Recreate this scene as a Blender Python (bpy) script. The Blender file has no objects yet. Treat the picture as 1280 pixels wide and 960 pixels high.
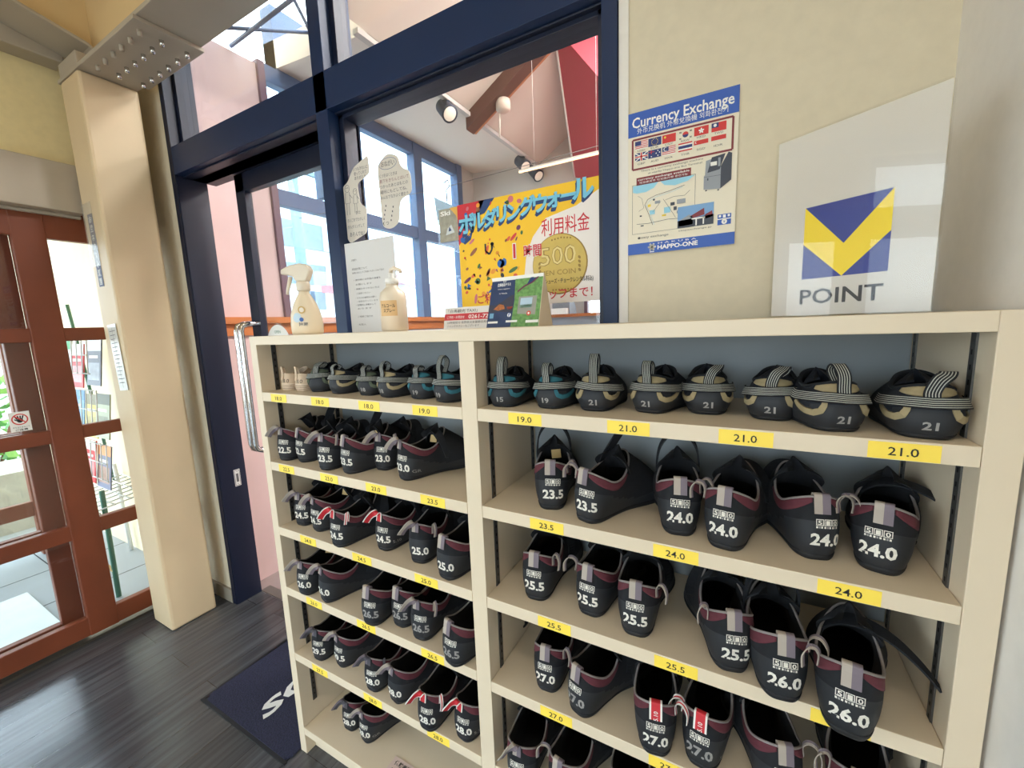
import bpy, bmesh, math, random
from mathutils import Vector, Matrix
random.seed(7)
D = bpy.data
SC = bpy.context.scene
COL = SC.collection
R = math.radians

# ---------------------------------------------------------------- camera
YAW, PITCH, ROLL = 0.5062, -0.1416, -0.0382
cam = D.cameras.new('camera')
cam.sensor_width = 36.0
cam.lens = 514.63 / 1280 * 36.0
cam.clip_start = 0.02
cam.clip_end = 300
cam_ob = D.objects.new('camera', cam)
COL.objects.link(cam_ob)
fw = Vector((-math.sin(YAW) * math.cos(PITCH), math.cos(YAW) * math.cos(PITCH), math.sin(PITCH)))
rt = Vector((math.cos(YAW), math.sin(YAW), 0))
up = rt.cross(fw)
rt2 = math.cos(ROLL) * rt + math.sin(ROLL) * up
up2 = -math.sin(ROLL) * rt + math.cos(ROLL) * up
m = Matrix((rt2, up2, -fw)).transposed().to_4x4()
m.translation = Vector((0.5176, -0.7073, 1.4305))
cam_ob.matrix_world = m
SC.camera = cam_ob

# ---------------------------------------------------------------- light and exposure
SC.view_settings.view_transform = 'Standard'
SC.view_settings.look = 'None'
SC.view_settings.exposure = 0.06
SC.view_settings.gamma = 1.0
SC.view_settings.use_curve_mapping = False
SKY = 8.0
w = D.worlds.new('world')
SC.world = w
w.use_nodes = True
nt = w.node_tree
bg = nt.nodes['Background']
tc = nt.nodes.new('ShaderNodeTexCoord')
sep = nt.nodes.new('ShaderNodeSeparateXYZ')
rmp = nt.nodes.new('ShaderNodeValToRGB')
rmp.color_ramp.elements[0].position = 0.46
rmp.color_ramp.elements[0].color = (0.45, 0.46, 0.44, 1)
rmp.color_ramp.elements[1].position = 0.53
rmp.color_ramp.elements[1].color = (0.80, 0.92, 1.0, 1)
mp = nt.nodes.new('ShaderNodeMath'); mp.operation = 'MULTIPLY_ADD'
mp.inputs[1].default_value = 0.5; mp.inputs[2].default_value = 0.5
nt.links.new(tc.outputs['Generated'], sep.inputs[0])
nt.links.new(sep.outputs['Z'], mp.inputs[0])
nt.links.new(mp.outputs[0], rmp.inputs[0])
nt.links.new(rmp.outputs[0], bg.inputs['Color'])
bg.inputs['Strength'].default_value = SKY


def area(name, loc, rot, sx, sy, power, color, parent=None):
    l = D.lights.new(name, 'AREA')
    l.shape = 'RECTANGLE'; l.size = sx; l.size_y = sy
    l.energy = power; l.color = color
    o = D.objects.new(name, l)
    o.location = loc; o.rotation_euler = rot
    if parent: o.parent = parent
    COL.objects.link(o)
    return o


# ---------------------------------------------------------------- materials
def lin(c):
    return tuple(((x / 255) / 12.92 if x / 255 <= 0.04045 else ((x / 255 + 0.055) / 1.055) ** 2.4) for x in c)


MATS = {}


def mat(name, rgb, rough=0.6, metal=0.0, var=0.06, scale=8.0, bump=0.0, spec=0.5, emit=0.0, trans=0.0):
    if name in MATS: return MATS[name]
    mt = D.materials.new(name); mt.use_nodes = True
    n = mt.node_tree.nodes; l = mt.node_tree.links
    b = n['Principled BSDF']
    c = lin(rgb)
    b.inputs['Roughness'].default_value = rough
    b.inputs['Metallic'].default_value = metal
    b.inputs['Specular IOR Level'].default_value = spec
    if trans: b.inputs['Transmission Weight'].default_value = trans
    if emit:
        b.inputs['Emission Color'].default_value = (*c, 1)
        b.inputs['Emission Strength'].default_value = emit
    if var > 0 or bump > 0:
        t = n.new('ShaderNodeTexCoord'); ns = n.new('ShaderNodeTexNoise')
        ns.inputs['Scale'].default_value = scale; ns.inputs['Detail'].default_value = 4
        l.new(t.outputs['Object'], ns.inputs['Vector'])
        r = n.new('ShaderNodeValToRGB')
        r.color_ramp.elements[0].position = 0.3; r.color_ramp.elements[1].position = 0.7
        r.color_ramp.elements[0].color = (*[x * (1 - var) for x in c], 1)
        r.color_ramp.elements[1].color = (*[min(1, x * (1 + var)) for x in c], 1)
        l.new(ns.outputs['Fac'], r.inputs[0]); l.new(r.outputs[0], b.inputs['Base Color'])
        if bump > 0:
            bp = n.new('ShaderNodeBump'); bp.inputs['Strength'].default_value = bump
            bp.inputs['Distance'].default_value = 0.01
            l.new(ns.outputs['Fac'], bp.inputs['Height']); l.new(bp.outputs[0], b.inputs['Normal'])
    else:
        b.inputs['Base Color'].default_value = (*c, 1)
    MATS[name] = mt
    return mt


def glass_mat(name, tint=(0.93, 0.95, 0.96), refl=1.0):
    if name in MATS: return MATS[name]
    mt = D.materials.new(name); mt.use_nodes = True
    n = mt.node_tree.nodes; l = mt.node_tree.links
    n.remove(n['Principled BSDF'])
    tr = n.new('ShaderNodeBsdfTransparent'); tr.inputs[0].default_value = (*tint, 1)
    gl = n.new('ShaderNodeBsdfGlossy'); gl.inputs['Roughness'].default_value = 0.0
    fr = n.new('ShaderNodeFresnel'); ge = n.new('ShaderNodeNewGeometry')
    io = n.new('ShaderNodeMapRange'); io.inputs['To Min'].default_value = 1.45; io.inputs['To Max'].default_value = 1 / 1.45
    l.new(ge.outputs['Backfacing'], io.inputs['Value']); l.new(io.outputs[0], fr.inputs['IOR'])
    mu = n.new('ShaderNodeMath'); mu.operation = 'MULTIPLY'; mu.inputs[1].default_value = refl
    mx = n.new('ShaderNodeMixShader')
    l.new(fr.outputs[0], mu.inputs[0]); l.new(mu.outputs[0], mx.inputs[0])
    l.new(tr.outputs[0], mx.inputs[1]); l.new(gl.outputs[0], mx.inputs[2])
    l.new(mx.outputs[0], n['Material Output'].inputs[0])
    MATS[name] = mt
    return mt


def film_mat(name, rgb, alpha, rough=0.15):
    if name in MATS: return MATS[name]
    mt = mat(name, rgb, rough, var=0.0)
    mt.node_tree.nodes['Principled BSDF'].inputs['Alpha'].default_value = alpha
    return mt


def floor_mat():
    mt = D.materials.new('dark_vinyl_planks'); mt.use_nodes = True
    n = mt.node_tree.nodes; l = mt.node_tree.links
    b = n['Principled BSDF']
    t = n.new('ShaderNodeTexCoord')
    mpn = n.new('ShaderNodeMapping'); mpn.inputs['Rotation'].default_value = (0, 0, R(90))
    l.new(t.outputs['Object'], mpn.inputs[0])
    br = n.new('ShaderNodeTexBrick')
    br.offset = 0.4
    br.inputs['Color1'].default_value = (0.046, 0.049, 0.056, 1)
    br.inputs['Color2'].default_value = (0.066, 0.069, 0.077, 1)
    br.inputs['Mortar'].default_value = (0.025, 0.022, 0.024, 1)
    br.inputs['Scale'].default_value = 1.0
    br.inputs['Mortar Size'].default_value = 0.0012
    br.inputs['Brick Width'].default_value = 0.95
    br.inputs['Row Height'].default_value = 0.155
    l.new(mpn.outputs[0], br.inputs['Vector'])
    m2 = n.new('ShaderNodeMapping'); m2.inputs['Scale'].default_value = (46, 1.6, 1)
    l.new(t.outputs['Object'], m2.inputs[0])
    ns = n.new('ShaderNodeTexNoise'); ns.inputs['Scale'].default_value = 1.0; ns.inputs['Detail'].default_value = 6
    l.new(m2.outputs[0], ns.inputs['Vector'])
    r = n.new('ShaderNodeValToRGB')
    r.color_ramp.elements[0].position = 0.35; r.color_ramp.elements[0].color = (0.7, 0.7, 0.7, 1)
    r.color_ramp.elements[1].position = 0.72; r.color_ramp.elements[1].color = (1.5, 1.5, 1.5, 1)
    l.new(ns.outputs['Fac'], r.inputs[0])
    mx = n.new('ShaderNodeMix'); mx.data_type = 'RGBA'; mx.blend_type = 'MULTIPLY'
    mx.inputs['Factor'].default_value = 1.0
    l.new(br.outputs['Color'], mx.inputs['A']); l.new(r.outputs[0], mx.inputs['B'])
    l.new(mx.outputs['Result'], b.inputs['Base Color'])
    b.inputs['Roughness'].default_value = 0.2
    b.inputs['Specular IOR Level'].default_value = 0.62
    bp = n.new('ShaderNodeBump'); bp.inputs['Strength'].default_value = 0.12; bp.inputs['Distance'].default_value = 0.003
    l.new(ns.outputs['Fac'], bp.inputs['Height']); l.new(bp.outputs[0], b.inputs['Normal'])
    return mt


cream = mat('cream_melamine', (222, 204, 177), 0.42, var=0.025, scale=3)
shelfback = mat('shelf_back_board', (144, 150, 153), 0.55, var=0.04, scale=2)
wallm = mat('cream_wallpaper', (214, 202, 176), 0.85, var=0.03, scale=40, bump=0.05)
walll = mat('yellow_cream_wallpaper', (236, 218, 166), 0.85, var=0.03, scale=40, bump=0.05)
wallr = mat('white_wallpaper', (230, 224, 216), 0.85, var=0.02, scale=40, bump=0.05)
yell = mat('cream_ceiling_paint', (224, 196, 146), 0.8, var=0.03, scale=2)
steelp = mat('cream_painted_steel', (222, 198, 160), 0.5, var=0.03, scale=4)
steelg = mat('grey_beige_painted_steel', (178, 166, 148), 0.5, var=0.05, scale=5)
alu = mat('dark_bronze_aluminium', (24, 44, 78), 0.42, var=0.05, scale=3, spec=0.3)
alu2 = mat('black_aluminium', (14, 24, 48), 0.45, var=0.05, scale=3)
wood = mat('red_brown_door_wood', (122, 62, 38), 0.45, var=0.12, scale=5)
wood2 = mat('orange_wood_sill', (190, 112, 56), 0.5, var=0.1, scale=5)
chrome = mat('polished_steel', (222, 222, 222), 0.12, metal=1.0, var=0)
trackm = mat('shelf_track_metal', (92, 90, 88), 0.4, metal=0.7, var=0.05)
slot = mat('dark_slot', (22, 20, 20), 0.8, var=0)
glass = glass_mat('clear_glass')
black = mat('black_print', (24, 23, 24), 0.6, var=0)
white = mat('white_paper', (240, 238, 232), 0.7, var=0.01)
greyp = mat('grey_print', (110, 108, 108), 0.7, var=0)


# ---------------------------------------------------------------- mesh builder
class MB:
    def __init__(s):
        s.v = []; s.f = []; s.mi = []; s.sm = []; s.mats = []

    def m(s, mt):
        if mt not in s.mats: s.mats.append(mt)
        return s.mats.index(mt)

    def add(s, vs, fs, mt, smooth=False):
        k = len(s.v); s.v += [tuple(q) for q in vs]; i = s.m(mt)
        for f in fs:
            s.f.append(tuple(a + k for a in f)); s.mi.append(i); s.sm.append(smooth)
        return s

    def box(s, x0, x1, y0, y1, z0, z1, mt):
        vs = [(x, y, z) for x in (x0, x1) for y in (y0, y1) for z in (z0, z1)]
        return s.add(vs, [(0, 1, 3, 2), (4, 6, 7, 5), (0, 4, 5, 1), (2, 3, 7, 6), (0, 2, 6, 4), (1, 5, 7, 3)], mt)

    def prism(s, poly, axis, a, b, mt):
        """poly: 2-D points; extruded along axis between a and b."""
        def p(q, t):
            return {'x': (t, q[0], q[1]), 'y': (q[0], t, q[1]), 'z': (q[0], q[1], t)}[axis]
        n = len(poly)
        vs = [p(q, a) for q in poly] + [p(q, b) for q in poly]
        fs = [tuple(range(n))[::-1], tuple(range(n, 2 * n))] + [(i, (i + 1) % n, n + (i + 1) % n, n + i) for i in range(n)]
        return s.add(vs, fs, mt)

    def tube(s, pts, r, mt, n=10, caps=True, closed=False):
        pts = [Vector(q) for q in pts]; N = len(pts); vs = []; fs = []
        prev = None
        for i, q in enumerate(pts):
            if closed: t = pts[(i + 1) % N] - pts[i - 1]
            else: t = pts[min(i + 1, N - 1)] - pts[max(i - 1, 0)]
            t.normalize()
            if prev is None:
                a = Vector((0, 0, 1)) if abs(t.z) < 0.9 else Vector((1, 0, 0))
                u = t.cross(a).normalized()
            else:
                u = (prev - t * prev.dot(t)).normalized()
            prev = u; ww = t.cross(u)
            rr = r[i] if isinstance(r, (list, tuple)) else r
            for k in range(n):
                an = 2 * math.pi * k / n
                vs.append(q + u * (rr * math.cos(an)) + ww * (rr * math.sin(an)))
        for i in range(N if closed else N - 1):
            for k in range(n):
                a = i * n + k; b = i * n + (k + 1) % n; j = ((i + 1) % N) * n
                fs.append((a, b, j + (k + 1) % n, j + k))
        if caps and not closed:
            fs.append(tuple(range(n))[::-1]); fs.append(tuple(range((N - 1) * n, N * n)))
        return s.add(vs, fs, mt, True)

    def lathe(s, prof, mt, n=24, c=(0, 0, 0), sx=1, sy=1):
        vs = []; fs = []
        for r, z in prof:
            for k in range(n):
                a = 2 * math.pi * k / n
                vs.append((c[0] + r * sx * math.cos(a), c[1] + r * sy * math.sin(a), c[2] + z))
        for i in range(len(prof) - 1):
            for k in range(n):
                fs.append((i * n + k, i * n + (k + 1) % n, (i + 1) * n + (k + 1) % n, (i + 1) * n + k))
        fs.append(tuple(range(n))[::-1]); fs.append(tuple(range((len(prof) - 1) * n, len(prof) * n)))
        return s.add(vs, fs, mt, True)

    def ribbon(s, pts, wdirs, width, thick, strips):
        """flat band along pts; strips = materials across its width (on both faces)."""
        pts = [Vector(q) for q in pts]; N = len(pts); K = len(strips)
        if not isinstance(wdirs, list): wdirs = [wdirs] * N
        if N < 14:                      # round the bends
            wl = width if isinstance(width, list) else [width] * N
            def sm(L, i, f_):
                a, b_, c, d = L[max(i - 1, 0)], L[i], L[min(i + 1, N - 1)], L[min(i + 2, N - 1)]
                return 0.5 * (2 * b_ + (c - a) * f_ + (2 * a - 5 * b_ + 4 * c - d) * f_ * f_ + (3 * b_ - a - 3 * c + d) * f_ ** 3)
            W_ = [Vector(q) for q in wdirs]; idx = [(i, k / 4) for i in range(N - 1) for k in range(4)] + [(N - 1, 0)]
            pts, wdirs, width = [sm(pts, *q) for q in idx], [sm(W_, *q) for q in idx], [sm(wl, *q) for q in idx]
            N = len(pts)
        vs = []
        for i, q in enumerate(pts):
            t = (pts[min(i + 1, N - 1)] - pts[max(i - 1, 0)]).normalized()
            wd = Vector(wdirs[i]); wd = (wd - t * wd.dot(t)).normalized(); nn = wd.cross(t).normalized()
            ww = width[i] if isinstance(width, list) else width
            for sgn in (0, 1):
                for k in range(K + 1):
                    vs.append(q + wd * ww * (k / K - 0.5) + nn * thick * (sgn - 0.5))
        S2 = 2 * (K + 1); k0 = len(s.v); s.v += [tuple(q) for q in vs]

        def face(f, mt):
            s.f.append(tuple(a + k0 for a in f)); s.mi.append(s.m(mt)); s.sm.append(False)
        for i in range(N - 1):
            a, b = i * S2, (i + 1) * S2
            for k in range(K):
                face((a + k, b + k, b + k + 1, a + k + 1), strips[k])
                face((a + K + 1 + k, a + K + 2 + k, b + K + 2 + k, b + K + 1 + k), strips[k])
            face((a, a + K + 1, b + K + 1, b), strips[0])
            face((a + K, b + K, b + 2 * K + 1, a + 2 * K + 1), strips[-1])
        for i in (0, N - 1):
            a = i * S2
            face((a, a + K, a + 2 * K + 1, a + K + 1) if i else (a, a + K + 1, a + 2 * K + 1, a + K), strips[0])
        return s

    def mesh(s, name):
        me = D.meshes.new(name)
        me.from_pydata(s.v, [], s.f)
        for x in s.mats: me.materials.append(x)
        me.polygons.foreach_set('material_index', s.mi)
        me.polygons.foreach_set('use_smooth', s.sm)
        me.update()
        return me

    def build(s, name, parent=None, loc=None, bevel=0.0):
        return put(name, s.mesh(name), parent, loc, bevel)


def put(name, me, parent=None, loc=None, bevel=0.0):
    o = D.objects.new(name, me); COL.objects.link(o)
    if parent: o.parent = parent
    if loc: o.location = loc
    if bevel:
        b = o.modifiers.new('soft_edges', 'BEVEL'); b.width = bevel; b.segments = 2; b.limit_method = 'ANGLE'
    return o


def tag(o, label=None, cat=None, group=None, kind=None):
    if label: o['label'] = label
    if cat: o['category'] = cat
    if group: o['group'] = group
    if kind: o['kind'] = kind
    return o


def thing(name, label, cat, loc=(0, 0, 0), rz=0.0, group=None):
    o = D.objects.new(name, None); COL.objects.link(o)
    o.empty_display_size = 0.05
    o.location = loc; o.rotation_euler = (0, 0, rz)
    return tag(o, label, cat, group)


def struct(o, label=None, cat=None):
    return tag(o, label, cat, None, 'structure')


# ---------------------------------------------------------------- lettering
TXT = {}


def glyphs(s, bold=0.0, shear=0.0):
    key = (s, bold, shear)
    if key in TXT: return TXT[key]
    cu = D.curves.new('lettering', 'FONT'); cu.body = s; cu.resolution_u = 2; cu.offset = bold; cu.shear = shear
    ob = D.objects.new('lettering', cu); COL.objects.link(ob)
    dg = bpy.context.evaluated_depsgraph_get()
    me = D.meshes.new_from_object(ob.evaluated_get(dg))
    vs = [(v.co.x, v.co.y) for v in me.vertices]; fs = [tuple(p.vertices) for p in me.polygons]
    D.objects.remove(ob); D.curves.remove(cu); D.meshes.remove(me)
    if vs:
        x0 = min(v[0] for v in vs); x1 = max(v[0] for v in vs)
        vs = [((x - x0) / 0.73, y / 0.73) for x, y in vs]; wd = (x1 - x0) / 0.73
    else: wd = 0
    TXT[key] = (vs, fs, wd)
    return TXT[key]


def text_on(mb, s, fn, x, y, h, mt, align='c', width=None, bold=0.0, shear=0.0, rot=0.0):
    """fn(u, v) -> 3-D point; (x, y) anchor on the baseline; h cap height; width forces the run."""
    vs, fs, wd = glyphs(s, bold, shear)
    if not vs: return
    sx = h if width is None else width / wd
    off = {'l': 0, 'c': -wd * sx / 2, 'r': -wd * sx}[align]
    cr, sr = math.cos(rot), math.sin(rot)
    P = []
    for a, b in vs:
        q, p = a * sx + off, b * h
        P.append(fn(x + q * cr - p * sr, y + q * sr + p * cr))
    mb.add(P, fs, mt)


class Flat:
    """printed sheet in its own plane: u to the right, v up, facing -Y; layers 0.25 mm apart."""
    def __init__(s, w_, h_, paper, thick=0.0012):
        s.mb = MB(); s.w = w_; s.h = h_; s.l = 1
        s.mb.box(0, w_, 0, thick, 0, h_, paper)

    def fn(s, u, v):
        return (u * s.w, -0.00022 * s.l, v * s.h)

    def poly(s, pts, mt):
        s.mb.add([s.fn(*q) for q in pts], [tuple(range(len(pts)))], mt); return s

    def rect(s, u0, v0, u1, v1, mt):
        return s.poly([(u0, v0), (u1, v0), (u1, v1), (u0, v1)], mt)

    def ell(s, u, v, ru, rv, mt, n=20, rot=0.0):
        a = [(2 * math.pi * k / n) for k in range(n)]
        return s.poly([(u + ru * math.cos(t) * math.cos(rot) - rv * math.sin(t) * math.sin(rot),
                        v + (ru * math.cos(t) * math.sin(rot) + rv * math.sin(t) * math.cos(rot)) * s.w / s.h * 1.0) for t in a], mt)

    def line(s, pts, wd, mt):
        for (a, b), (c, d) in zip(pts, pts[1:]):
            dx, dy = (c - a) * s.w, (d - b) * s.h; L = math.hypot(dx, dy) or 1
            nx, ny = -dy / L * wd / 2 / s.w, dx / L * wd / 2 / s.h
            s.poly([(a - nx, b - ny), (c - nx, d - ny), (c + nx, d + ny), (a + nx, b + ny)], mt)
        return s

    def frame(s, u0, v0, u1, v1, wd, mt):
        return s.line([(u0, v0), (u1, v0), (u1, v1), (u0, v1), (u0, v0)], wd, mt)

    def text(s, t, u, v, h, mt, align='c', width=None, bold=0.0, shear=0.0, rot=0.0):
        """h and width in fractions of the sheet's height and width"""
        f = lambda a, b: s.fn(a / s.w, b / s.h)
        text_on(s.mb, t, f, u * s.w, v * s.h, h * s.h, mt, align, None if width is None else width * s.w, bold, shear, rot)
        return s

    def up(s, n=1):
        s.l += n; return s


# ================================================================= ROOM
XL, XR, YW = -2.168, 0.826, 0.341
H_C = 3.0
fl = MB(); fl.box(XL - 0.02, 3.2, -4.6, 0.46, -0.06, 0.0, floor_mat()); struct(fl.build('floor'))

# back wall (storefront wall): right part of plaster, the strip left of the frame, and all above
b = MB()
b.box(0.255, XR + 0.1, YW, YW + 0.14, 0, 4.4, wallm)
b.box(XL - 0.12, -1.845, YW, YW + 0.14, 0, 4.4, wallm)
b.box(-1.845, 0.255, YW, YW + 0.14, 3.05, 4.4, wallm)
b.box(-0.70, 0.255, YW + 0.02, YW + 0.12, 0.0, 1.36, wallm)
struct(b.build('wall_back'))
b = MB(); b.box(0.252, 0.274, YW - 0.004, YW + 0.01, 0, 3.05, wallr); struct(b.build('trim_1'))
b = MB(); b.box(XR, XR + 0.1, -1.9, YW, 0, 4.4, wallr); struct(b.build('wall_right'))
b = MB(); b.box(XR + 0.1, 3.2, -1.9, -1.8, 0, 4.4, wallr)
b.box(3.1, 3.2, -4.6, -1.9, 0, 4.4, wallr); struct(b.build('wall_side'))
# wall behind the camera, with a wide window opening
b = MB()
b.box(XL, 3.2, -4.6, -4.5, 0, 0.1, wallm); b.box(XL, 3.2, -4.6, -4.5, 2.5, 4.4, wallm)
b.box(XL, -1.7, -4.6, -4.5, 0.1, 2.9, wallm); b.box(2.6, 3.2, -4.6, -4.5, 0.1, 2.9, wallm)
struct(b.build('wall_front'))
b = MB()
for x in (-1.7, -0.3, 1.2, 2.54): b.box(x, x + 0.06, -4.58, -4.52, 0.1, 2.9, alu)
b.box(-1.7, 2.6, -4.58, -4.52, 0.1, 0.16, alu); b.box(-1.7, 2.6, -4.58, -4.52, 2.84, 2.9, alu)
b.box(-1.7, 2.6, -4.58, -4.52, 2.1, 2.15, alu)
rw = b.build('window_3'); struct(rw)
b = MB(); b.box(-1.7, 2.6, -4.553, -4.547, 0.16, 2.5, glass); b.build('pane', rw)
# left wall round the wooden sliding doors
b = MB()
b.box(XL - 0.12, XL, -4.6, -3.5, 0, 3.05, walll); b.box(XL - 0.12, XL, -1.9, -1.75, 0, 3.05, walll)
b.box(XL - 0.12, XL, -3.5, -1.9, 0, 0.15, walll); b.box(XL - 0.12, XL, -3.5, -1.9, 2.6, 3.05, walll)
b.box(XL - 0.12, XL, -1.75, YW, 2.10, 3.05, walll)
struct(b.build('wall_left'))
b = MB()
for y in (-3.5, -2.73, -1.96): b.box(XL - 0.09, XL - 0.03, y, y + 0.06, 0.15, 2.6, wood)
for z in (0.15, 1.3, 2.54): b.box(XL - 0.09, XL - 0.03, -3.44, -1.96, z, z + 0.06, wood)
w5 = b.build('window_5'); struct(w5)
b = MB(); b.box(XL - 0.063, XL - 0.057, -3.45, -1.95, 0.2, 2.55, glass); b.build('pane', w5)
# ceiling slopes up to the right
b = MB()
b.prism([(XL - 0.2, 3.0), (3.25, 4.3), (3.25, 4.42), (XL - 0.2, 3.12)], 'y', -4.65, YW + 0.2, yell)
struct(b.build('ceiling'))
b = MB(); b.box(XL, XL + 0.075, -2.6, 0.09, 2.0, 2.205, steelg)
b.box(XL, XL + 0.02, -2.6, 0.09, 1.985, 2.0, steelg)
struct(tag(b.build('door_lintel', bevel=0.004), None, None))
b = MB(); b.box(XL, XL + 0.012, -3.4, YW, 2.70, 3.06, yell); struct(b.build('trim_9'))
b = MB(); b.box(XL, XL + 0.10, -3.2, 0.10, 2.615, 2.70, steelg); struct(b.build('wall_beam', bevel=0.006))
b = MB(); b.box(XL, -1.835, YW - 0.012, YW, 0, 0.075, mat('grey_vinyl_skirting', (150, 142, 128), 0.6)); struct(b.build('baseboard_back'))

# column with the steel beams meeting at its top
b = MB(); b.box(-2.07, -1.876, 0.072, 0.2725, 0, 2.53, steelp); col = b.build('column', bevel=0.012); struct(col)
bm_ = MB()
bm_.box(-2.09, XR, 0.072, 0.2725, 2.53, 2.545, steelg); bm_.box(-2.09, XR, 0.165, 0.18, 2.545, 2.95, yell); bm_.box(-2.09, XR, 0.072, 0.2725, 2.95, 2.965, steelg)
hb = bm_.build('ceiling_beam', bevel=0.002); struct(hb)
b = MB(); b.box(-1.80, -1.33, 0.064, 0.281, 2.516, 2.53, steelg); sp = b.build('splice_plate', hb, bevel=0.002)
b = MB()
for i in range(6):
    for y in (0.10, 0.165, 0.245):
        b.tube([(-1.76 + i * 0.075, y, 2.517), (-1.76 + i * 0.075, y, 2.497)], 0.008, chrome if y > 0.12 else steelg, 6)
b.build('bolt_heads', hb)
b = MB()
b.prism([(0.20, 2.575), (0.125, 2.635), (-1.4, 3.0), (-1.4, 3.014), (0.125, 2.65), (0.20, 2.59)], 'x', -2.07, -1.876, steelg)
b.prism([(0.20, 2.59), (0.125, 2.65), (-1.4, 3.014), (-1.4, 3.05), (0.20, 3.05)], 'x', -1.98, -1.966, yell)
b.box(-2.07, -1.876, 0.075, 0.27, 2.545, 2.60, steelg)
struct(b.build('roof_beam', bevel=0.004))

# ---------------------------------------------------------------- storefront window and black door
b = MB()
ZT0, ZT1 = 2.178, 2.298
YF, YB = 0.331, 0.462
b.box(-1.835, -1.80, YF, YB, 0, 3.05, alu2)          # left jamb
b.box(-0.792, -0.732, YF, YB, 0, 3.05, alu)          # mullion
b.box(-0.806, -0.732, 0.372, YB, 0, ZT0, alu2)
b.box(0.213, 0.25, YF, YB, 1.36, 3.05, alu)          # right jamb
b.box(-1.80, 0.213, YF, YB, ZT0, ZT1, alu)           # transom
b.box(-1.80, 0.213, 0.36, YB, ZT0 - 0.006, ZT0, alu2)
b.box(-0.732, 0.213, YF + 0.02, YB, 1.36, 1.405, alu)
b.box(-1.835, 0.25, YF, YB, 3.0, 3.05, alu)
# glazing rebates round the big pane and the two upper panes
for x0, x1, z0, z1 in ((-0.732, 0.213, 1.405, ZT0), (-1.80, -0.792, ZT1, 3.0), (-0.732, 0.213, ZT1, 3.0)):
    b.box(x0, x0 + 0.022, 0.375, 0.43, z0, z1, alu2); b.box(x1 - 0.022, x1, 0.375, 0.43, z0, z1, alu2)
    b.box(x0, x1, 0.375, 0.43, z1 - 0.018, z1, alu2); b.box(x0, x1, 0.375, 0.43, z0, z0 + 0.018, alu2)
w1 = b.build('window_1', bevel=0.0015); struct(w1)
for x0, x1, z0, z1 in ((-0.72, 0.20, 1.42, ZT0 - 0.012), (-1.79, -0.802, ZT1 + 0.012, 2.99), (-0.72, 0.20, ZT1 + 0.012, 2.99)):
    b = MB(); b.box(x0, x1, 0.400, 0.406, z0, z1, glass); b.build('pane', w1)
# fixed dark post and side panel beside the doorway
b = MB(); b.box(-1.80, -1.795, YF + 0.004, YB, 0, ZT0, alu2); struct(b.build('trim_2'))

b = MB()
LX0, LX1, LY0, LY1 = -1.578, -0.80, 0.470, 0.505
b.box(LX0, LX0 + 0.07, LY0, LY1, 0.02, 2.17, alu2); b.box(LX1 - 0.07, LX1, LY0, LY1, 0.02, 2.17, alu2)
b.box(LX0, LX1, LY0, LY1, 2.09, 2.17, alu2); b.box(LX0, LX1, LY0, LY1, 0.02, 0.14, alu2)
d2 = b.build('door_2', bevel=0.002); struct(d2)
b = MB(); b.box(LX0 + 0.065, LX1 - 0.065, LY0 + 0.014, LY0 + 0.020, 0.135, 2.095, glass); b.build('pane', d2)
b = MB()
for dx in (0.0, 0.038):
    hx = LX0 + 0.008 + dx
    b.tube([(hx + 0.02, LY0, 1.485), (hx + 0.01, LY0 - 0.05, 1.485), (hx, LY0 - 0.072, 1.475), (hx, LY0 - 0.08, 1.45), (hx, LY0 - 0.08, 0.90),
            (hx, LY0 - 0.072, 0.875), (hx + 0.01, LY0 - 0.05, 0.865), (hx + 0.02, LY0, 0.865)], 0.0125, chrome, 12)
h = b.build('handle', d2); h['label'] = 'polished steel double pull bar'
b = MB(); b.box(-1.80, -0.79, YB, YB + 0.05, 0.0, 0.004, mat('steel_threshold', (120, 118, 114), 0.4, metal=0.6)); struct(b.build('trim_3'))
b = MB(); b.box(-1.80, -0.79, 0.40, 0.505, ZT0 - 0.006, ZT0 + 0.05, alu2); struct(b.build('trim_4'))
# small white sticker on the jamb
f = Flat(0.03, 0.09, white); f.up(); f.frame(0.1, 0.05, 0.9, 0.95, 0.002, black); f.rect(0.3, 0.25, 0.7, 0.75, greyp)
f.up(); f.text('←', 0.5, 0.1, 0.09, black); f.text('→', 0.5, 0.82, 0.09, black)
o = f.mb.build('jamb_sticker', loc=(-1.7944, 0.402, 0.64)); o.rotation_euler = (0, 0, R(90))
tag(o, 'small white sticker with black frame on the black door jamb', 'sticker')
# round white plate behind the rack, on the door glass
b = MB(); b.lathe([(0.0, 0), (0.088, 0), (0.09, 0.002), (0.088, 0.004), (0, 0.004)], white, 32)
o = b.build('round_plate', loc=(-1.395, LY0 + 0.0135, 1.385)); o.rotation_euler = (R(90), 0, 0)
tag(o, 'round white plate on the black door behind the rack corner', 'plate')
f = MB(); gr = mat('green_ink', (96, 140, 112), 0.6, var=0)
text_on(f, 'OPEN', lambda u, v: (u, v, 0.0045), 0, 0.05, 0.014, gr); f.build('lettering', o)

# ---------------------------------------------------------------- wooden sliding doors on the left
def timber_leaf(name, x0, x1, ya, yb, zs, stile_a, stile_b, top=2.03, handle=False):
    b = MB()
    b.box(x0, x1, ya, ya + stile_a, 0.03, top, wood); b.box(x0, x1, yb - stile_b, yb, 0.03, top, wood)
    for z0, z1 in zs: b.box(x0, x1, ya + stile_a, yb - stile_b, z0, z1, wood)
    o = b.build(name, bevel=0.004); struct(o)
    for (a0, a1), (b0, b1) in zip(zs, zs[1:]):
        g = MB(); g.box((x0 + x1) / 2 - 0.003, (x0 + x1) / 2 + 0.003, ya + stile_a - 0.005, yb - stile_b + 0.005, a1 - 0.005, b0 + 0.005, glass)
        g.build('pane', o)
    return o


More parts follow.
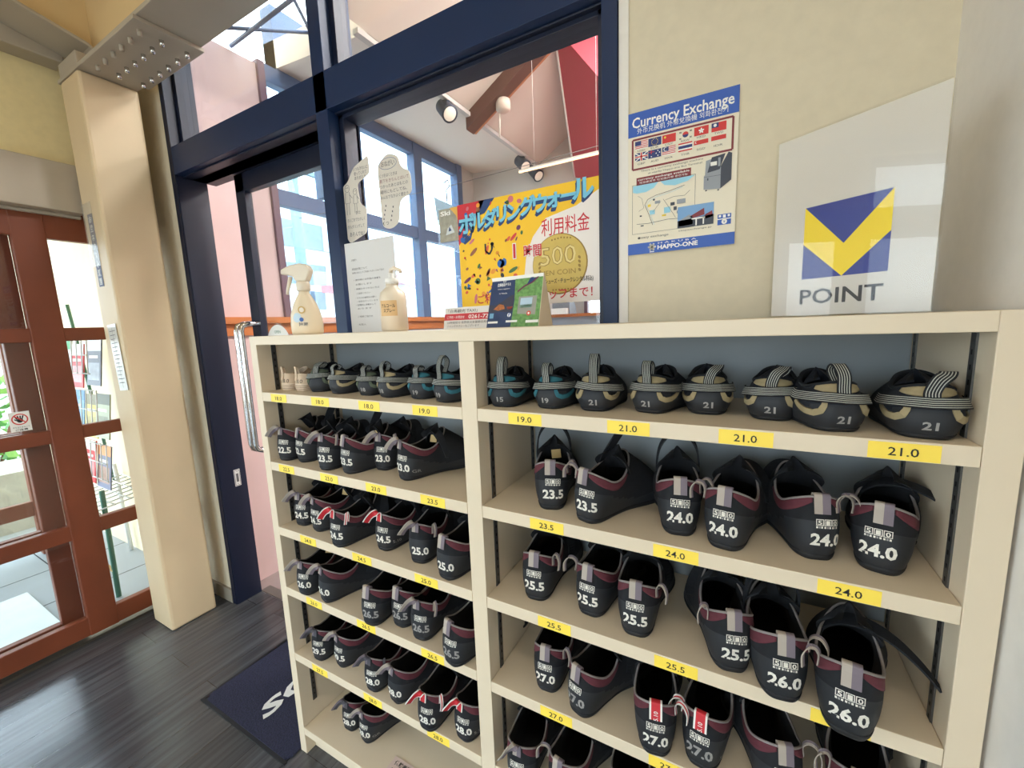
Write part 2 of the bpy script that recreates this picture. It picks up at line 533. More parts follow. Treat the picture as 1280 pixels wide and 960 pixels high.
RAILS = [(0.03, 0.122), (0.515, 0.586), (0.982, 1.043), (1.436, 1.496), (1.885, 2.03)]
timber_leaf('door_1', -2.205, -2.168, -0.14 - 1.2, YW - 0.01, RAILS, 0.10, 0.10)
b = MB(); b.box(-2.2065, -2.1655, -0.135, -0.03, 0.028, 2.032, wood); b.build('middle_stile', D.objects['door_1'], bevel=0.004)
timber_leaf('door_3', -2.262, -2.225, -1.3, -0.13, RAILS, 0.10, 0.075)
b = MB(); b.box(-2.32, -2.15, -1.75, YW, 2.03, 2.1, wood); struct(b.build('trim_5'))
b = MB(); b.box(-2.28, -2.165, -1.75, YW, 0.0, 0.012, mat('door_rail_metal', (90, 84, 78), 0.4, metal=0.7)); struct(b.build('trim_6'))
# no-hand sign on the glass
f = Flat(0.06, 0.085, white); red = mat('sign_red', (206, 62, 58), 0.6, var=0)
f.up(); f.ell(0.5, 0.62, 0.40, 0.40, red, 28); f.up(); f.ell(0.5, 0.62, 0.33, 0.33, white, 28)
f.up(); f.ell(0.5, 0.56, 0.15, 0.15, black, 16)
for a in (-0.5, -0.2, 0.1, 0.4): f.line([(0.5 + a * 0.25, 0.62), (0.5 + a * 0.45, 0.80)], 0.0042, black)
f.line([(0.38, 0.55), (0.24, 0.64)], 0.004, black)
f.up(); f.line([(0.27, 0.79), (0.73, 0.46)], 0.0042, red)
f.text('手をはさまないで', 0.5, 0.19, 0.06, black, width=0.8); f.text('ご注意', 0.5, 0.05, 0.08, black, width=0.6, bold=0.02)
o = f.mb.build('warning_sticker', loc=(-2.1635, -0.245, 1.06)); o.rotation_euler = (0, 0, R(90))
tag(o, 'white sticker with red crossed-out hand on the wooden door glass', 'sticker')

# ---------------------------------------------------------------- porch and street beyond the wooden doors
tile = mat('grey_porch_tiles', (150, 156, 160), 0.6, var=0.06, scale=3)
b = MB(); b.box(-3.75, XL - 0.02, -1.9, 0.36, -0.08, -0.005, tile)
for x in (-2.8, -3.3): b.box(x, x + 0.006, -1.9, 0.36, -0.005, -0.0045, slot)
for y in (-0.5, -1.0, 0.0): b.box(-3.75, XL, y, y + 0.006, -0.005, -0.0045, slot)
struct(b.build('porch_floor'))
b = MB(); b.box(-5.2, XL - 0.12, 0.36, 0.46, -0.1, 2.6, mat('porch_wall_paint', (236, 224, 192), 0.8)); struct(b.build('wall_porch'))
b = MB(); b.box(-3.75, XL - 0.12, -1.85, 0.46, 2.6, 2.7, yell); struct(b.build('porch_ceiling'))
# outer timber screen of the porch
b = MB()
for y in (0.03, -0.62, -1.35, -1.9): b.box(-3.66, -3.6, y, y + 0.075, 0, 2.6, wood)
for z0, z1 in ((0.28, 0.38), (0.80, 0.86), (1.42, 1.47), (2.3, 2.45)): b.box(-3.65, -3.61, -1.9, 0.05, z0, z1, wood)
struct(b.build('door_4', bevel=0.003))
b = MB(); b.box(-30, -3.75, -14, 30, -0.2, -0.06, mat('pale_asphalt', (168, 172, 170), 0.8, var=0.1, scale=3)); struct(b.build('street'))
b = MB(); b.box(-5.1, -4.5, -6, 0.7, -0.06, 0.42, mat('pale_concrete_kerb', (190, 186, 172), 0.9, var=0.12, scale=6, bump=0.2)); struct(b.build('kerb_wall'))
b = MB(); b.box(-3.05, -2.36, -1.15, -0.16, -0.005, 0.006, mat('pale_doormat', (214, 222, 222), 0.8, var=0.05)); o = b.build('doormat')
tag(o, 'pale doormat on the grey porch tiles behind the wooden doors', 'mat')


def bush(loc, rx, ry, rz, n, label, seed):
    rng = random.Random(seed); b = MB()
    for mt, k in ((mat('leaf_green', (92, 150, 62), 0.6), n), (mat('leaf_light', (150, 190, 96), 0.6), n // 2)):
        for _ in range(k):
            a = rng.uniform(0, 6.28); c = rng.uniform(-1, 1); rr = rng.uniform(0.6, 1) ; q = math.sqrt(1 - c * c)
            p = Vector((rx * rr * q * math.cos(a), ry * rr * q * math.sin(a), rz + rz * rr * c))
            d = Vector((rng.gauss(0, 1), rng.gauss(0, 1), rng.gauss(0, 1))).normalized(); e = d.orthogonal().normalized()
            s_ = rng.uniform(0.05, 0.09)
            b.add([p, p + d * s_ + e * s_ * 0.5, p + d * s_ * 2, p + d * s_ - e * s_ * 0.5], [(0, 1, 2, 3)], mt)
    t = thing('shrub', label, 'shrub', loc)
    b.build('foliage', t)
    s_ = MB()
    for k in range(5):
        a = k * 1.3
        s_.tube([(0.05 * math.cos(a), 0.05 * math.sin(a), 0), (rx * 0.4 * math.cos(a), ry * 0.4 * math.sin(a), rz * 1.1)], 0.015, wood, 5)
    s_.build('stem', t)


bush((-5.9, 0.15, -0.06), 0.6, 0.9, 0.95, 700, 'leafy green shrub outside beyond the wooden door panes', 3)

# magazine rack in the porch
wire = mat('white_wire', (226, 230, 228), 0.4, var=0); grn = mat('green_rack_tube', (70, 120, 98), 0.5, var=0)
rk = thing('magazine_rack', 'white wire magazine rack on green legs in the porch', 'rack', (-2.80, 0.19, 0)); rk.scale = (.72, 1, 1)
b = MB()
for x in (-0.42, 0.42):
    for y in (-0.12, 0.14): b.tube([(x, y, 0), (x * 0.96, y * 0.9, 0.62)], 0.012, grn if x > 0 else wire, 8)
b.tube([(-0.42, -0.12, 0.16), (0.42, -0.12, 0.16)], 0.01, mat('pale_wood_rail', (214, 176, 120), 0.6), 8)
b.build('leg_frame', rk)
b = MB()
for k in range(9): b.tube([(-0.42 + k * 0.105, -0.14, 0.52), (-0.42 + k * 0.105, 0.14, 0.55)], 0.004, wire, 6)
for k in range(5): b.tube([(-0.43, -0.14 + k * 0.07, 0.52 + k * 0.0075), (0.43, -0.14 + k * 0.07, 0.52 + k * 0.0075)], 0.004, wire, 6)
b.tube([(-0.44, -0.145, 0.5), (0.44, -0.145, 0.5)], 0.014, wire, 8)
b.build('wire_shelf', rk)
b = MB()
for j, z in enumerate((0.82, 1.12, 1.42)):
    for k in range(9): b.tube([(-0.42 + k * 0.105, -0.08, z - 0.16), (-0.42 + k * 0.105, -0.06, z + 0.05)], 0.003, wire, 6)
    for dz in (-0.16, -0.06, 0.05): b.tube([(-0.43, -0.075, z + dz), (0.43, -0.075, z + dz)], 0.0035, wire, 6)
for x in (-0.43, 0.43): b.tube([(x, 0.12, 0.5), (x, 0.05, 1.66)], 0.009, grn, 8)
b.build('wire_pockets', rk)
mags = [((226, 236, 240), (60, 150, 90)), ((216, 46, 50), (240, 240, 238)), ((120, 160, 206), (90, 140, 190)), ((220, 198, 108), (120, 116, 90)),
        ((170, 176, 150), (90, 96, 84)), ((206, 50, 52), (236, 230, 226)), ((118, 124, 150), (220, 150, 96)), ((90, 96, 110), (200, 206, 210))]
mk = [('white', 'green header'), ('red', 'white band'), ('blue', 'darker band'), ('yellow', 'olive band'), ('olive', 'dark band'), ('red', 'pale band'), ('slate', 'orange band'), ('dark grey', 'pale band')]
spots = [(-0.30, 1.36), (-0.06, 1.33), (-0.22, 1.06), (0.05, 1.04), (0.28, 1.05), (-0.12, 0.76), (0.12, 0.74), (0.30, 1.35)]
for k, ((c1, c2), (x, z)) in enumerate(zip(mags, spots)):
    f = Flat(0.19, 0.25, mat('cover_%d' % k, c1, 0.45), 0.006)
    f.up(); f.rect(0, 0.76, 1, 1, mat('cover_band_%d' % k, c2, 0.45, var=0)); f.rect(0.1, 0.12, 0.9, 0.5, mat('cover_block_%d' % k, tuple((p + q) // 2 for p, q in zip(c1, c2)), 0.45, var=0.2, scale=20))
    f.up(); f.rect(0.15, 0.6, 0.8, 0.66, white)
    o = f.mb.build('magazine', loc=(-2.80 + x * .72 - 0.09, 0.146 if k != 5 else 0.135, z - 0.16)); o.rotation_euler = (R(-8), 0, 0)
    tag(o, '%s magazine with %s in the %s row of the porch rack' % (mk[k][0], mk[k][1], 'top' if z > 1.2 else 'middle' if z > 0.9 else 'bottom'), 'magazine', 'magazines in the porch rack')

# vertical label and papers on the column
navy = mat('navy_print', (44, 48, 92), 0.5, var=0)
f = Flat(0.05, 0.31, navy)
f.up()
for k, ch in enumerate('お昼ネクス小瀬園'): f.text(ch, 0.5, 0.885 - k * 0.122, 0.075, white, bold=0.01)
o = f.mb.build('column_label', loc=(-2.02, 0.0705, 1.672)); tag(o, 'narrow navy strip with white characters down the cream column', 'label')
f = Flat(0.10, 0.27, film_mat('clear_film', (236, 230, 214), 0.22))
o = f.mb.build('plastic_film', loc=(-2.062, 0.0688, 1.76)); tag(o, 'clear plastic film taped over the navy column strip', 'film')
f = Flat(0.09, 0.30, film_mat('milky_sleeve', (238, 236, 226), 0.85)); f.up()
for k in range(14): f.line([(0.15, 0.9 - k * 0.06), (0.85 - (k % 3) * 0.1, 0.9 - k * 0.06)], 0.003, greyp)
f.line([(0.5, 0.04), (0.5, 0.95)], 0.002, greyp)
o = f.mb.build('pamphlet_sleeve', loc=(-1.985, 0.068, 1.20)); o.rotation_euler = (0, R(-4), 0)
tag(o, 'milky plastic sleeve with printed list hanging on the column', 'pamphlet')

# ---------------------------------------------------------------- entrance mat
mt_ = mat('navy_mat_pile', (36, 38, 62), 0.95, var=0.35, scale=160, bump=0.4)
t = thing('door_mat', 'dark navy mat with white italic lettering beside the shoe rack', 'mat', (-1.30, -0.05, 0))
b = MB(); b.prism([(0.02, 0), (0.515, 0), (0.53, 0.02), (0.53, 0.345), (0.01, 0.345), (0.0, 0.02)], 'z', 0, 0.007, mt_); b.build('pile', t)
b = MB(); rub = mat('mat_rubber_edge', (20, 20, 26), 0.7)
b.box(0, 0.532, -0.012, 0.0, 0, 0.004, rub); b.box(-0.012, 0.0, -0.012, 0.345, 0, 0.004, rub); b.build('rubber_edge', t)
b = MB(); text_on(b, 'SCOTT', lambda u, v: (0.31 - v, 0.052 + u, 0.0075), 0, 0, 0.068, white, 'l', 0.60, 0.035, 0.25); 
b2 = MB(); vs = [q for q in b.v]
keep = [(f_, mi) for f_, mi in zip(b.f, b.mi) if max(vs[i][1] for i in f_) < 0.335]
b2.v = vs; b2.f = [k[0] for k in keep]; b2.mi = [0] * len(keep); b2.sm = [False] * len(keep); b2.mats = [mat('mat_white_pile', (226, 226, 222), 0.95)]
b2.build('lettering', t)

# ================================================================= BACK ROOM seen through the glass
pink = mat('pink_plaster', (206, 180, 178), 0.85, var=0.06, scale=3)
purp = mat('mauve_window_trim', (110, 84, 100), 0.6, var=0.04)
bluef = mat('blue_grey_window_frame', (82, 104, 142), 0.5, var=0.05)
pale = mat('pale_grey_plaster', (196, 190, 184), 0.85, var=0.03, scale=3)
redw = mat('red_wall_paint', (168, 56, 72), 0.7, var=0.08, scale=2)
redl = mat('orange_red_panel', (184, 104, 84), 0.7, var=0.05)
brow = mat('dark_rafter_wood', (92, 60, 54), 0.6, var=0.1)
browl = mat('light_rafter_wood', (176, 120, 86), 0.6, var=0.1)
BX = -1.90
b = MB()
b.box(BX - 0.1, BX, 0.47, 0.86, 0, 2.93, pink)
b.box(BX - 0.1, BX, 0.86, 2.75, 0, 1.50, pink)
b.box(BX - 0.1, BX, 2.75, 3.1, 0, 3.3, pale)
b.box(BX - 0.1, BX, 0.97, 2.75, 2.93, 3.3, bluef)
struct(b.build('wall_pink'))
b = MB(); b.box(BX, BX + 0.05, 0.47, 2.75, 1.495, 1.53, wood2); b.box(BX, BX + 0.02, 0.47, 2.75, 1.43, 1.495, wood2); struct(b.build('trim_7'))
b = MB()
b.box(BX - 0.06, BX + 0.02, 0.845, 0.885, 1.53, 2.95, purp)
b.box(BX - 0.06, BX + 0.03, 1.40, 1.54, 1.53, 2.95, bluef)
b.box(BX - 0.06, BX + 0.02, 2.10, 2.20, 1.53, 2.95, bluef)
b.box(BX - 0.06, BX + 0.02, 2.70, 2.78, 1.53, 3.0, bluef)
b.box(BX - 0.06, BX + 0.02, 1.20, 1.24, 2.3, 2.95, bluef)
b.box(BX - 0.05, BX + 0.01, 0.885, 2.70, 2.19, 2.28, bluef)
b.box(BX - 0.05, BX + 0.01, 0.885, 2.70, 2.86, 2.95, bluef)
w2 = b.build('window_2', bevel=0.003); struct(w2)
b = MB(); b.box(BX - 0.033, BX - 0.027, 0.885, 2.70, 1.53, 2.86, glass_mat('blue_tinted_glass', (0.86, 0.93, 0.97))); b.build('pane', w2)
b = MB(); b.box(BX - 0.1, 1.2, 0.46, 3.4, -0.06, 0.0, mat('lobby_floor', (150, 136, 134), 0.6, var=0.05)); struct(b.build('lobby_floor'))
b = MB()
b.box(BX - 0.1, 1.2, 3.0, 3.1, 0, 1.42, pale); b.box(BX - 0.1, -0.72, 3.0, 3.1, 1.42, 3.3, pale); b.box(-0.3, 1.2, 3.0, 3.1, 1.42, 3.3, pale)
b.box(-0.72, -0.3, 3.0, 3.1, 1.95, 3.3, pale)
struct(b.build('wall_lobby'))
b = MB()
for x in (-0.74, -0.3): b.box(x, x + 0.03, 2.98, 3.02, 1.45, 1.97, purp)
b.box(-0.74, -0.27, 2.98, 3.02, 1.93, 1.97, purp); w4 = b.build('window_4'); struct(w4)
b = MB(); b.box(-0.71, -0.3, 3.03, 3.036, 1.45, 1.93, glass); b.build('pane', w4)
b = MB(); b.box(1.1, 1.2, 0.47, 3.0, 0, 4.4, pale); struct(b.build('wall_lobby_side'))
# ceiling: flat soffit by the windows, then the roof slope rising to the right
tn = 0.577
b = MB()
lcb = mat('lobby_ceiling_board', (224, 212, 200), 0.85, var=0.03, scale=2)
b.prism([(-2.0, 2.97), (-1.16, 2.90), (-1.16, 3.05), (-2.0, 3.12)], 'y', 0.97, 3.1, lcb)
b.prism([(-1.16, 2.90), (1.2, 2.90 + 2.36 * tn), (1.2, 3.05 + 2.36 * tn), (-1.16, 3.05)], 'y', 0.47, 3.1, mat('lobby_ceiling_board', (214, 202, 190), 0.85, var=0.03, scale=2))
struct(b.build('ceiling_lobby'))
b = MB()
b.tube([(-1.9, 0.50, 2.93), (-1.55, 0.95, 3.02)], 0.009, bluef, 8); b.tube([(-1.9, 0.72, 2.95), (-1.3, 0.72, 2.98)], 0.01, bluef, 8); b.tube([(-1.55, 0.95, 3.02), (-1.2, 0.5, 2.98)], 0.009, bluef, 8)
struct(b.build('roof_brace'))


def rafter(y0, y1, xa, xb, drop, name):
    b = MB()
    za = 2.90 + (xa + 1.16) * tn; zb = 2.90 + (xb + 1.16) * tn
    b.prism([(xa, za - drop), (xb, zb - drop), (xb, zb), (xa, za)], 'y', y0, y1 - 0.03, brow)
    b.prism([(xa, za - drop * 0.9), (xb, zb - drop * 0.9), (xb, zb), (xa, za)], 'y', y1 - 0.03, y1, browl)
    struct(b.build(name))


rafter(1.86, 1.98, -1.19, 1.1, 0.10, 'roof_rafter')
# red sloping wall
P1 = Vector((-0.554, 1.929, 3.25)); P2 = Vector((-0.80, 3.0, 2.72))
b = MB()
dirv = Vector((0.62, 0.78, 0)).normalized()
A1, A2 = P1, P2 + Vector((0.0, 0, -1.0))
b.prism([(P1.x, P1.y), (-0.80, 2.98), (0.35, 2.98), (0.12, 2.25)], 'z', 1.98, 2.0, redw)
q = [P1, Vector((-0.80, 2.95, 2.70)), Vector((-0.80, 2.95, 2.0)), Vector((0.5, 2.95, 2.0)), Vector((0.5, 2.95, 3.7)), Vector((0.3, 1.93, 3.7))]
b.add([P1, q[1], q[3], q[4], q[5]], [(0, 1, 2), (0, 2, 3), (0, 3, 4)], redw)
bmx = b.build('wall_red'); struct(bmx)
b = MB(); b.tube([P1, q[1]], 0.008, white, 6); struct(b.build('trim_8'))
# spotlights on a ceiling track
b = MB(); b.box(-1.185, -1.15, 0.9, 3.0, 2.86, 2.885, pale); o = b.build('lighting_track'); tag(o, 'pale lighting track along the lobby ceiling', 'track')
dk = mat('dark_spot_housing', (58, 66, 84), 0.5, var=0.04)
for k, (y, lab, c2) in enumerate(((1.62, 'dark spotlight nearest the glass on the lobby track', dk), (2.68, 'dark spotlight in the middle of the lobby track', dk), (2.95, 'dark spotlight at the far end of the lobby track', dk))):
    t = thing('spotlight', lab, 'spotlight', (-1.16, y, 2.86), 0, 'spotlights on the lobby track')
    d = Vector((0.62, -0.25, -0.62)).normalized(); c0 = Vector((-0.02, 0, -0.05))
    b = MB(); b.tube([(0, 0, 0), (-0.01, 0, -0.04), c0], 0.014, dk, 8); b.build('bracket', t)
    b = MB(); b.tube([c0 - d * 0.06, c0 - d * 0.055, c0 + d * 0.06, c0 + d * 0.062], [0.02, 0.045, 0.052, 0.054], dk, 20); b.build('housing', t)
    b = MB(); b.tube([c0 + d * 0.0615, c0 + d * 0.064], [0.043, 0.040], mat('spot_lens', (236, 226, 208), 0.3, var=0, emit=0.25), 20); b.build('lens', t)
t = thing('smoke_detector', 'small pale detector hanging under the lobby rafter', 'detector', (-0.93, 1.93, 2.93))
b = MB(); b.lathe([(0.0, 0), (0.045, 0.0), (0.05, -0.02), (0.05, -0.06), (0.03, -0.075), (0.0, -0.08)], mat('pale_detector', (206, 190, 176), 0.5), 20); b.build('body', t)
b = MB(); b.tube([(-0.03, 0, -0.06), (-0.035, 0.0, -0.22)], 0.006, mat('pale_cord', (206, 196, 184), 0.6), 6); b.build('cord', t)
# slim glowing strip standing in for a warm reflection on the glass
t = thing('glow_strip', 'thin glowing strip in the lobby, standing in for a reflection', 'lamp', (-0.45, 1.8, 2.403))
b = MB(); b.box(-0.31, 0.32, -0.006, 0.006, -0.006, 0.004, mat('warm_glow', (255, 214, 170), 0.5, var=0, emit=1.6)); b.build('tube', t)
b = MB(); b.box(-0.31, 0.32, -0.008, 0.008, 0.004, 0.012, pale); b.tube([(-0.2, 0, 0.01), (-0.2, 0, 1.0)], 0.001, white, 5); b.tube([(0.2, 0, 0.01), (0.2, 0, 1.2)], 0.001, white, 5); b.build('housing', t)
# counter and small machine under the far window
t = thing('lobby_counter', 'grey counter with wooden top below the lobby window', 'counter', (-0.4, 2.86, 0))
b = MB(); b.box(-0.7, 1.0, -0.12, 0.13, 0, 1.485, mat('grey_counter_front', (140, 150, 164), 0.6)); b.build('body', t)
b = MB(); b.box(-0.72, 1.02, -0.15, 0.135, 1.485, 1.51, wood2); b.build('worktop', t)
t = thing('fax_machine', 'small grey and white machine on the lobby counter', 'machine', (-0.86, 2.80, 1.51))
b = MB(); b.prism([(-0.09, 0), (0.08, 0), (0.08, 0.05), (0.0, 0.14), (-0.09, 0.14)], 'x', -0.08, 0.08, mat('grey_machine', (120, 122, 130), 0.5)); b.build('body', t)
b = MB(); b.box(-0.07, 0.07, -0.14, -0.08, 0.0, 0.05, white); b.build('paper_tray', t)
# pale carrier bag on a hook by the lobby window
t = thing('hanging_bag', 'pale blue bag hanging from a hook before the lobby windows', 'bag', (-0.76, 1.0, 2.05))
pb = film_mat('pale_blue_plastic', (176, 200, 214), 0.75)
b = MB(); b.prism([(-0.065, 0.02), (0.075, -0.055), (0.06, -0.15), (-0.05, -0.115)], 'y', -0.006, 0.006, pb); b.build('bag_body', t)
b = MB(); b.tube([(0.01, 0, -0.02), (0.008, 0, 0.04), (0.03, 0, 0.055), (0.02, 0, 0.085), (-0.005, 0, 0.075)], 0.003, mat('hook_grey', (130, 134, 150), 0.5, var=0), 6); b.build('hook', t)
b = MB(); b.tube([(-1.88, 1.0, 2.13), (-0.76, 1.0, 2.105), (1.1, 1.0, 2.14)], 0.0015, greyp, 5); o = b.build('hanging_line'); tag(o, 'thin line strung across the lobby behind the glass', 'line')

# street seen through the lobby windows
bw = mat('white_facade', (226, 232, 232), 0.8, var=0.02); bgw = mat('grey_window_band', (120, 134, 150), 0.4, var=0.1)
t = thing('office_building', 'pale three storey building with grey window bands across the street', 'building', (-11, 0, -0.06))
b = MB(); b.box(-4, 0, 2.0, 9.0, 0, 5.3, bw); b.build('wall', t)
for z0, z1 in ((4.0, 4.75), (2.95, 3.55)):
    b = MB(); b.box(0, 0.05, 2.2, 8.7, z0, z1, bgw)
    b.box(0.05, 0.09, 7.2, 7.25, z0, z1, white); b.box(0.05, 0.09, 8.2, 8.25, z0, z1, white); b.box(0.04, 0.06, 8.25, 8.7, z0, z1, mat('pale_window', (190, 206, 212), 0.3)); b.build('window_band', t)
b = MB(); b.box(0, 0.04, 7.4, 8.1, 2.2, 2.75, mat('dark_shop_opening', (72, 92, 110), 0.5)); b.build('shopfront', t)
b = MB(); b.box(0, 0.5, 8.0, 8.9, 2.72, 2.92, mat('red_awning', (210, 84, 92), 0.6)); b.build('awning', t)
t = thing('utility_pole', 'grey concrete utility pole before the office building', 'pole', (-8, 5.3, -0.06))
cg = mat('pole_concrete', (120, 142, 150), 0.8)
b = MB(); b.tube([(0, 0, 0), (0, 0, 7.5)], [0.13, 0.09], cg, 12); b.build('shaft', t)
b = MB(); b.box(-0.05, 0.05, -0.6, 0.6, 4.95, 5.03, cg); b.box(-0.12, 0.12, -0.5, -0.25, 5.05, 5.4, cg); b.tube([(0, -0.3, 4.4), (0, 0.35, 4.45)], 0.05, cg, 8)
for y in (-0.55, 0.3, 0.5): b.tube([(0, y, 5.03), (0, y, 5.15)], 0.03, white, 8)
b.build('crossarm', t)
t = thing('house', 'pale house with a pink roof edge beyond the lobby windows', 'house', (-9.0, 0, -0.06))
b = MB(); b.prism([(9.6, 0), (16, 0), (16, 1.85), (9.6, 2.92)], 'x', -5, 0, mat('pale_blue_siding', (206, 222, 222), 0.8)); 
for k in range(6): b.box(0, 0.012, 9.6, 16, 0.3 * k + 0.1, 0.3 * k + 0.115, bgw)
b.build('wall', t)
b = MB(); b.prism([(9.3, 2.97), (16.2, 1.80), (16.2, 2.25), (9.3, 3.22)], 'x', -5.2, 0.06, mat('pink_roof_edge', (214, 160, 168), 0.7)); b.build('roof', t)
b = MB(); b.box(0, 0.05, 10.0, 10.5, 1.9, 2.5, mat('pale_window', (190, 206, 212), 0.3)); b.build('window', t)
b = MB()
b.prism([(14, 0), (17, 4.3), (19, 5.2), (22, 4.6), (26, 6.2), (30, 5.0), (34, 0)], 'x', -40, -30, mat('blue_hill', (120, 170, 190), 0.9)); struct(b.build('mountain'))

# two fill lamps added out of view to brighten the lobby
for k, (x, y) in enumerate(((0.55, 1.2), (0.6, 2.3))):
    z = 2.90 + (x + 1.16) * tn - 0.03
    t = thing('lobby_fill', 'square fill lamp added under the lobby slope, %s' % ('near the glass' if k == 0 else 'toward the far wall'), 'lamp', (x, y, z - 0.4))
    b = MB(); b.box(-0.2, 0.2, -0.2, 0.2, 0.0, 0.03, white); b.build('housing', t)
    b = MB(); b.tube([(0, 0, 0.03), (0, 0, 0.36)], 0.006, white, 6); b.build('stem', t)
    area('lobby_fill_lamp', (0, 0, -0.01), (0, 0, 0), 0.38, 0.38, 78, (1.0, 0.95, 0.92), t)

# ceiling lamps of the shop
for k, (x, y, pw) in enumerate(((0.45, -1.35, 11), (1.9, -3.0, 20))):
    z = 3.02 + (x - XL) * 0.24 - 0.30
    t = thing('ceiling_light', 'long white ceiling lamp %s' % ('behind the camera over the rack aisle' if k == 0 else 'near the rear windows'), 'lamp', (x, y, z))
    b = MB(); b.box(-0.6, 0.6, -0.1, 0.1, 0, 0.04, white); b.build('housing', t)
    b = MB(); b.tube([(-0.4, 0, 0.04), (-0.4, 0, 0.2)], 0.006, white, 6); b.tube([(0.4, 0, 0.04), (0.4, 0, 0.33)], 0.006, white, 6); b.build('stem', t)
    area('shop_lamp', (0, 0, -0.01), (0, 0, 0), 1.15, 0.18, pw, (1.0, 0.93, 0.82), t)

# ================================================================= SHOE RACK
X0, X0I, XM1, XM2, XRI, XRO = -0.7661, -0.7349, 0.0, 0.0389, 0.7862, 0.8211
ZT, ZTB, TH, DP = 1.4265, 1.4010, 0.0272, 0.276
rack = thing('shoe_rack', 'cream two-bay shoe rack with yellow size labels on its shelf edges', 'rack', (0, 0, 0))
for x0, x1 in ((X0, X0I), (XM1, XM2), (XRI, XRO)):
    b = MB(); b.box(x0, x1, 0, DP + 0.01, 0, ZTB if x0 == XM1 else ZT, cream); b.build('side_panel' if x0 != XM1 else 'divider', rack, bevel=0.001)
b = MB(); b.box(X0I, XRI, -0.001, DP + 0.01, ZTB, ZT, cream); b.build('top_board', rack, bevel=0.0012)
b = MB(); b.box(X0I - 0.005, XRI + 0.005, DP, DP + 0.006, 0, ZTB, shelfback); b.build('back_panel', rack)
b = MB(); b.box(X0I, XM1, 0.034, 0.05, 0, 0.0755, cream); b.box(XM2, XRI, 0.034, 0.05, 0, 0.0755, cream); b.build('plinth', rack)
for xa, sg in ((X0I, 1), (XM1, -1), (XM2, 1), (XRI, -1)):
    for y in (0.043, 0.248):
        b = MB(); b.box(min(xa, xa + sg * 0.0025), max(xa, xa + sg * 0.0025), y, y + 0.014, 0.17, ZTB - 0.002, trackm)
        for k in range(60):
            z = 0.19 + k * 0.02
            xx = xa + sg * 0.0027
            b.add([(xx, y + 0.005, z), (xx, y + 0.009, z), (xx, y + 0.009, z + 0.007), (xx, y + 0.005, z + 0.007)], [(0, 1, 2, 3)], slot)
        b.build('shelf_track', rack)
ylab = mat('yellow_label_tape', (255, 220, 82), 0.5, var=0.02)
Z = dict(l1=1.26, l2=1.0439, l3=.8301, l4=.6239, l5=.3872, l6=.1027, r1=1.26, r2=1.0439, r3=.8278, r4=.6131, r5=.385, r6=.1027)
LAB = dict(
    l1=[(-.654, '18.0'), (-.469, '18.0'), (-.283, '18.0'), (-.104, '19.0')],
    l2=[(-.657, '22.5'), (-.465, '23.0'), (-.284, '23.0'), (-.099, '23.5')],
    l3=[(-.592, '24.0'), (-.363, '24.5'), (-.137, '25.0')],
    l4=[(-.598, '26.0'), (-.372, '26.5'), (-.134, '26.5')],
    l5=[(-.608, '27.5'), (-.374, '28.0'), (-.135, '28.0')], l6=[],
    r1=[(.151, '19.0'), (.353, '21.0'), (.531, '21.0'), (.713, '21.0')],
    r2=[(.192, '23.5'), (.434, '24.0'), (.669, '24.0')],
    r3=[(.203, '25.5'), (.438, '25.5'), (.672, '26.0')],
    r4=[(.202, '27.0'), (.430, '27.5'), (.668, '28.0')], r5=[], r6=[])
for k, z in Z.items():
    xa, xb = (X0I, XM1) if k[0] == 'l' else (XM2, XRI)
    b = MB(); b.box(xa + 0.0006, xb - 0.0006, 0.0, DP - 0.002, z - TH, z, cream)
    sh = b.build('shelf_board', rack, bevel=0.001)
    for x, s in LAB[k]:
        b = MB(); zc = z - 0.0145
        b.box(x - 0.0365, x + 0.0365, -0.0006, 0.0002, zc - 0.0115, zc + 0.0115, ylab)
        text_on(b, s, lambda u, v: (u, -0.0009, v), x, zc - 0.006, 0.0118, black, 'c', 0.031, 0.008)
        o = b.build('size_label', sh); o['label'] = 'yellow label reading ' + s

# paper stuck on the plinth
f = Flat(0.15, 0.070, mat('pink_beige_paper', (222, 196, 186), 0.7))
f.up(); f.text('体験者用シューズ', 0.08, 0.70, 0.16, black, 'l', 0.8, 0.02); f.text('使用後は元の場所へ', 0.08, 0.40, 0.14, black, 'l', 0.8); f.text('お返しください', 0.08, 0.14, 0.14, black, 'l', 0.6)
o = f.mb.build('plinth_notice', loc=(-0.383, 0.003, 0.1045)); o.rotation_euler = (R(-90), 0, 0)
tag(o, 'pinkish paper notice lying on the bottom of the left rack bay', 'notice')

# ================================================================= THINGS ON TOP AND ON THE WALL
# currency exchange poster
blue = mat('poster_blue', (44, 88, 176), 0.45, var=0); maroon = mat('poster_maroon', (130, 44, 52), 0.5, var=0)
lblue = mat('poster_light_blue', (150, 206, 226), 0.5, var=0); cream_p = mat('poster_cream', (232, 222, 200), 0.55, var=0.01)
rd = mat('flag_red', (206, 48, 44), 0.5, var=0); nv = mat('flag_navy', (40, 54, 112), 0.5, var=0); yl = mat('flag_yellow', (236, 206, 70), 0.5, var=0)
gy = mat('photo_grey', (150, 154, 160), 0.5, var=0); dg = mat('photo_dark', (60, 64, 76), 0.5, var=0); ink = mat('thin_ink', (96, 92, 88), 0.6, var=0)
f = Flat(0.227, 0.316, cream_p)
f.up(); f.rect(0, .835, 1, 1, blue); f.rect(0, 0, 1, .08, blue)
f.frame(.045, .61, .955, .815, .0042, maroon)
f.up(); f.text('Currency Exchange', .5, .895, .072, white, 'c', .92, .015)
f.text('外币兑换机 外幣兌換機 외화환전기', .5, .853, .032, white, 'c', .82)
cs = [.07, .20, .335, .485, .625, .775]
cw = .125


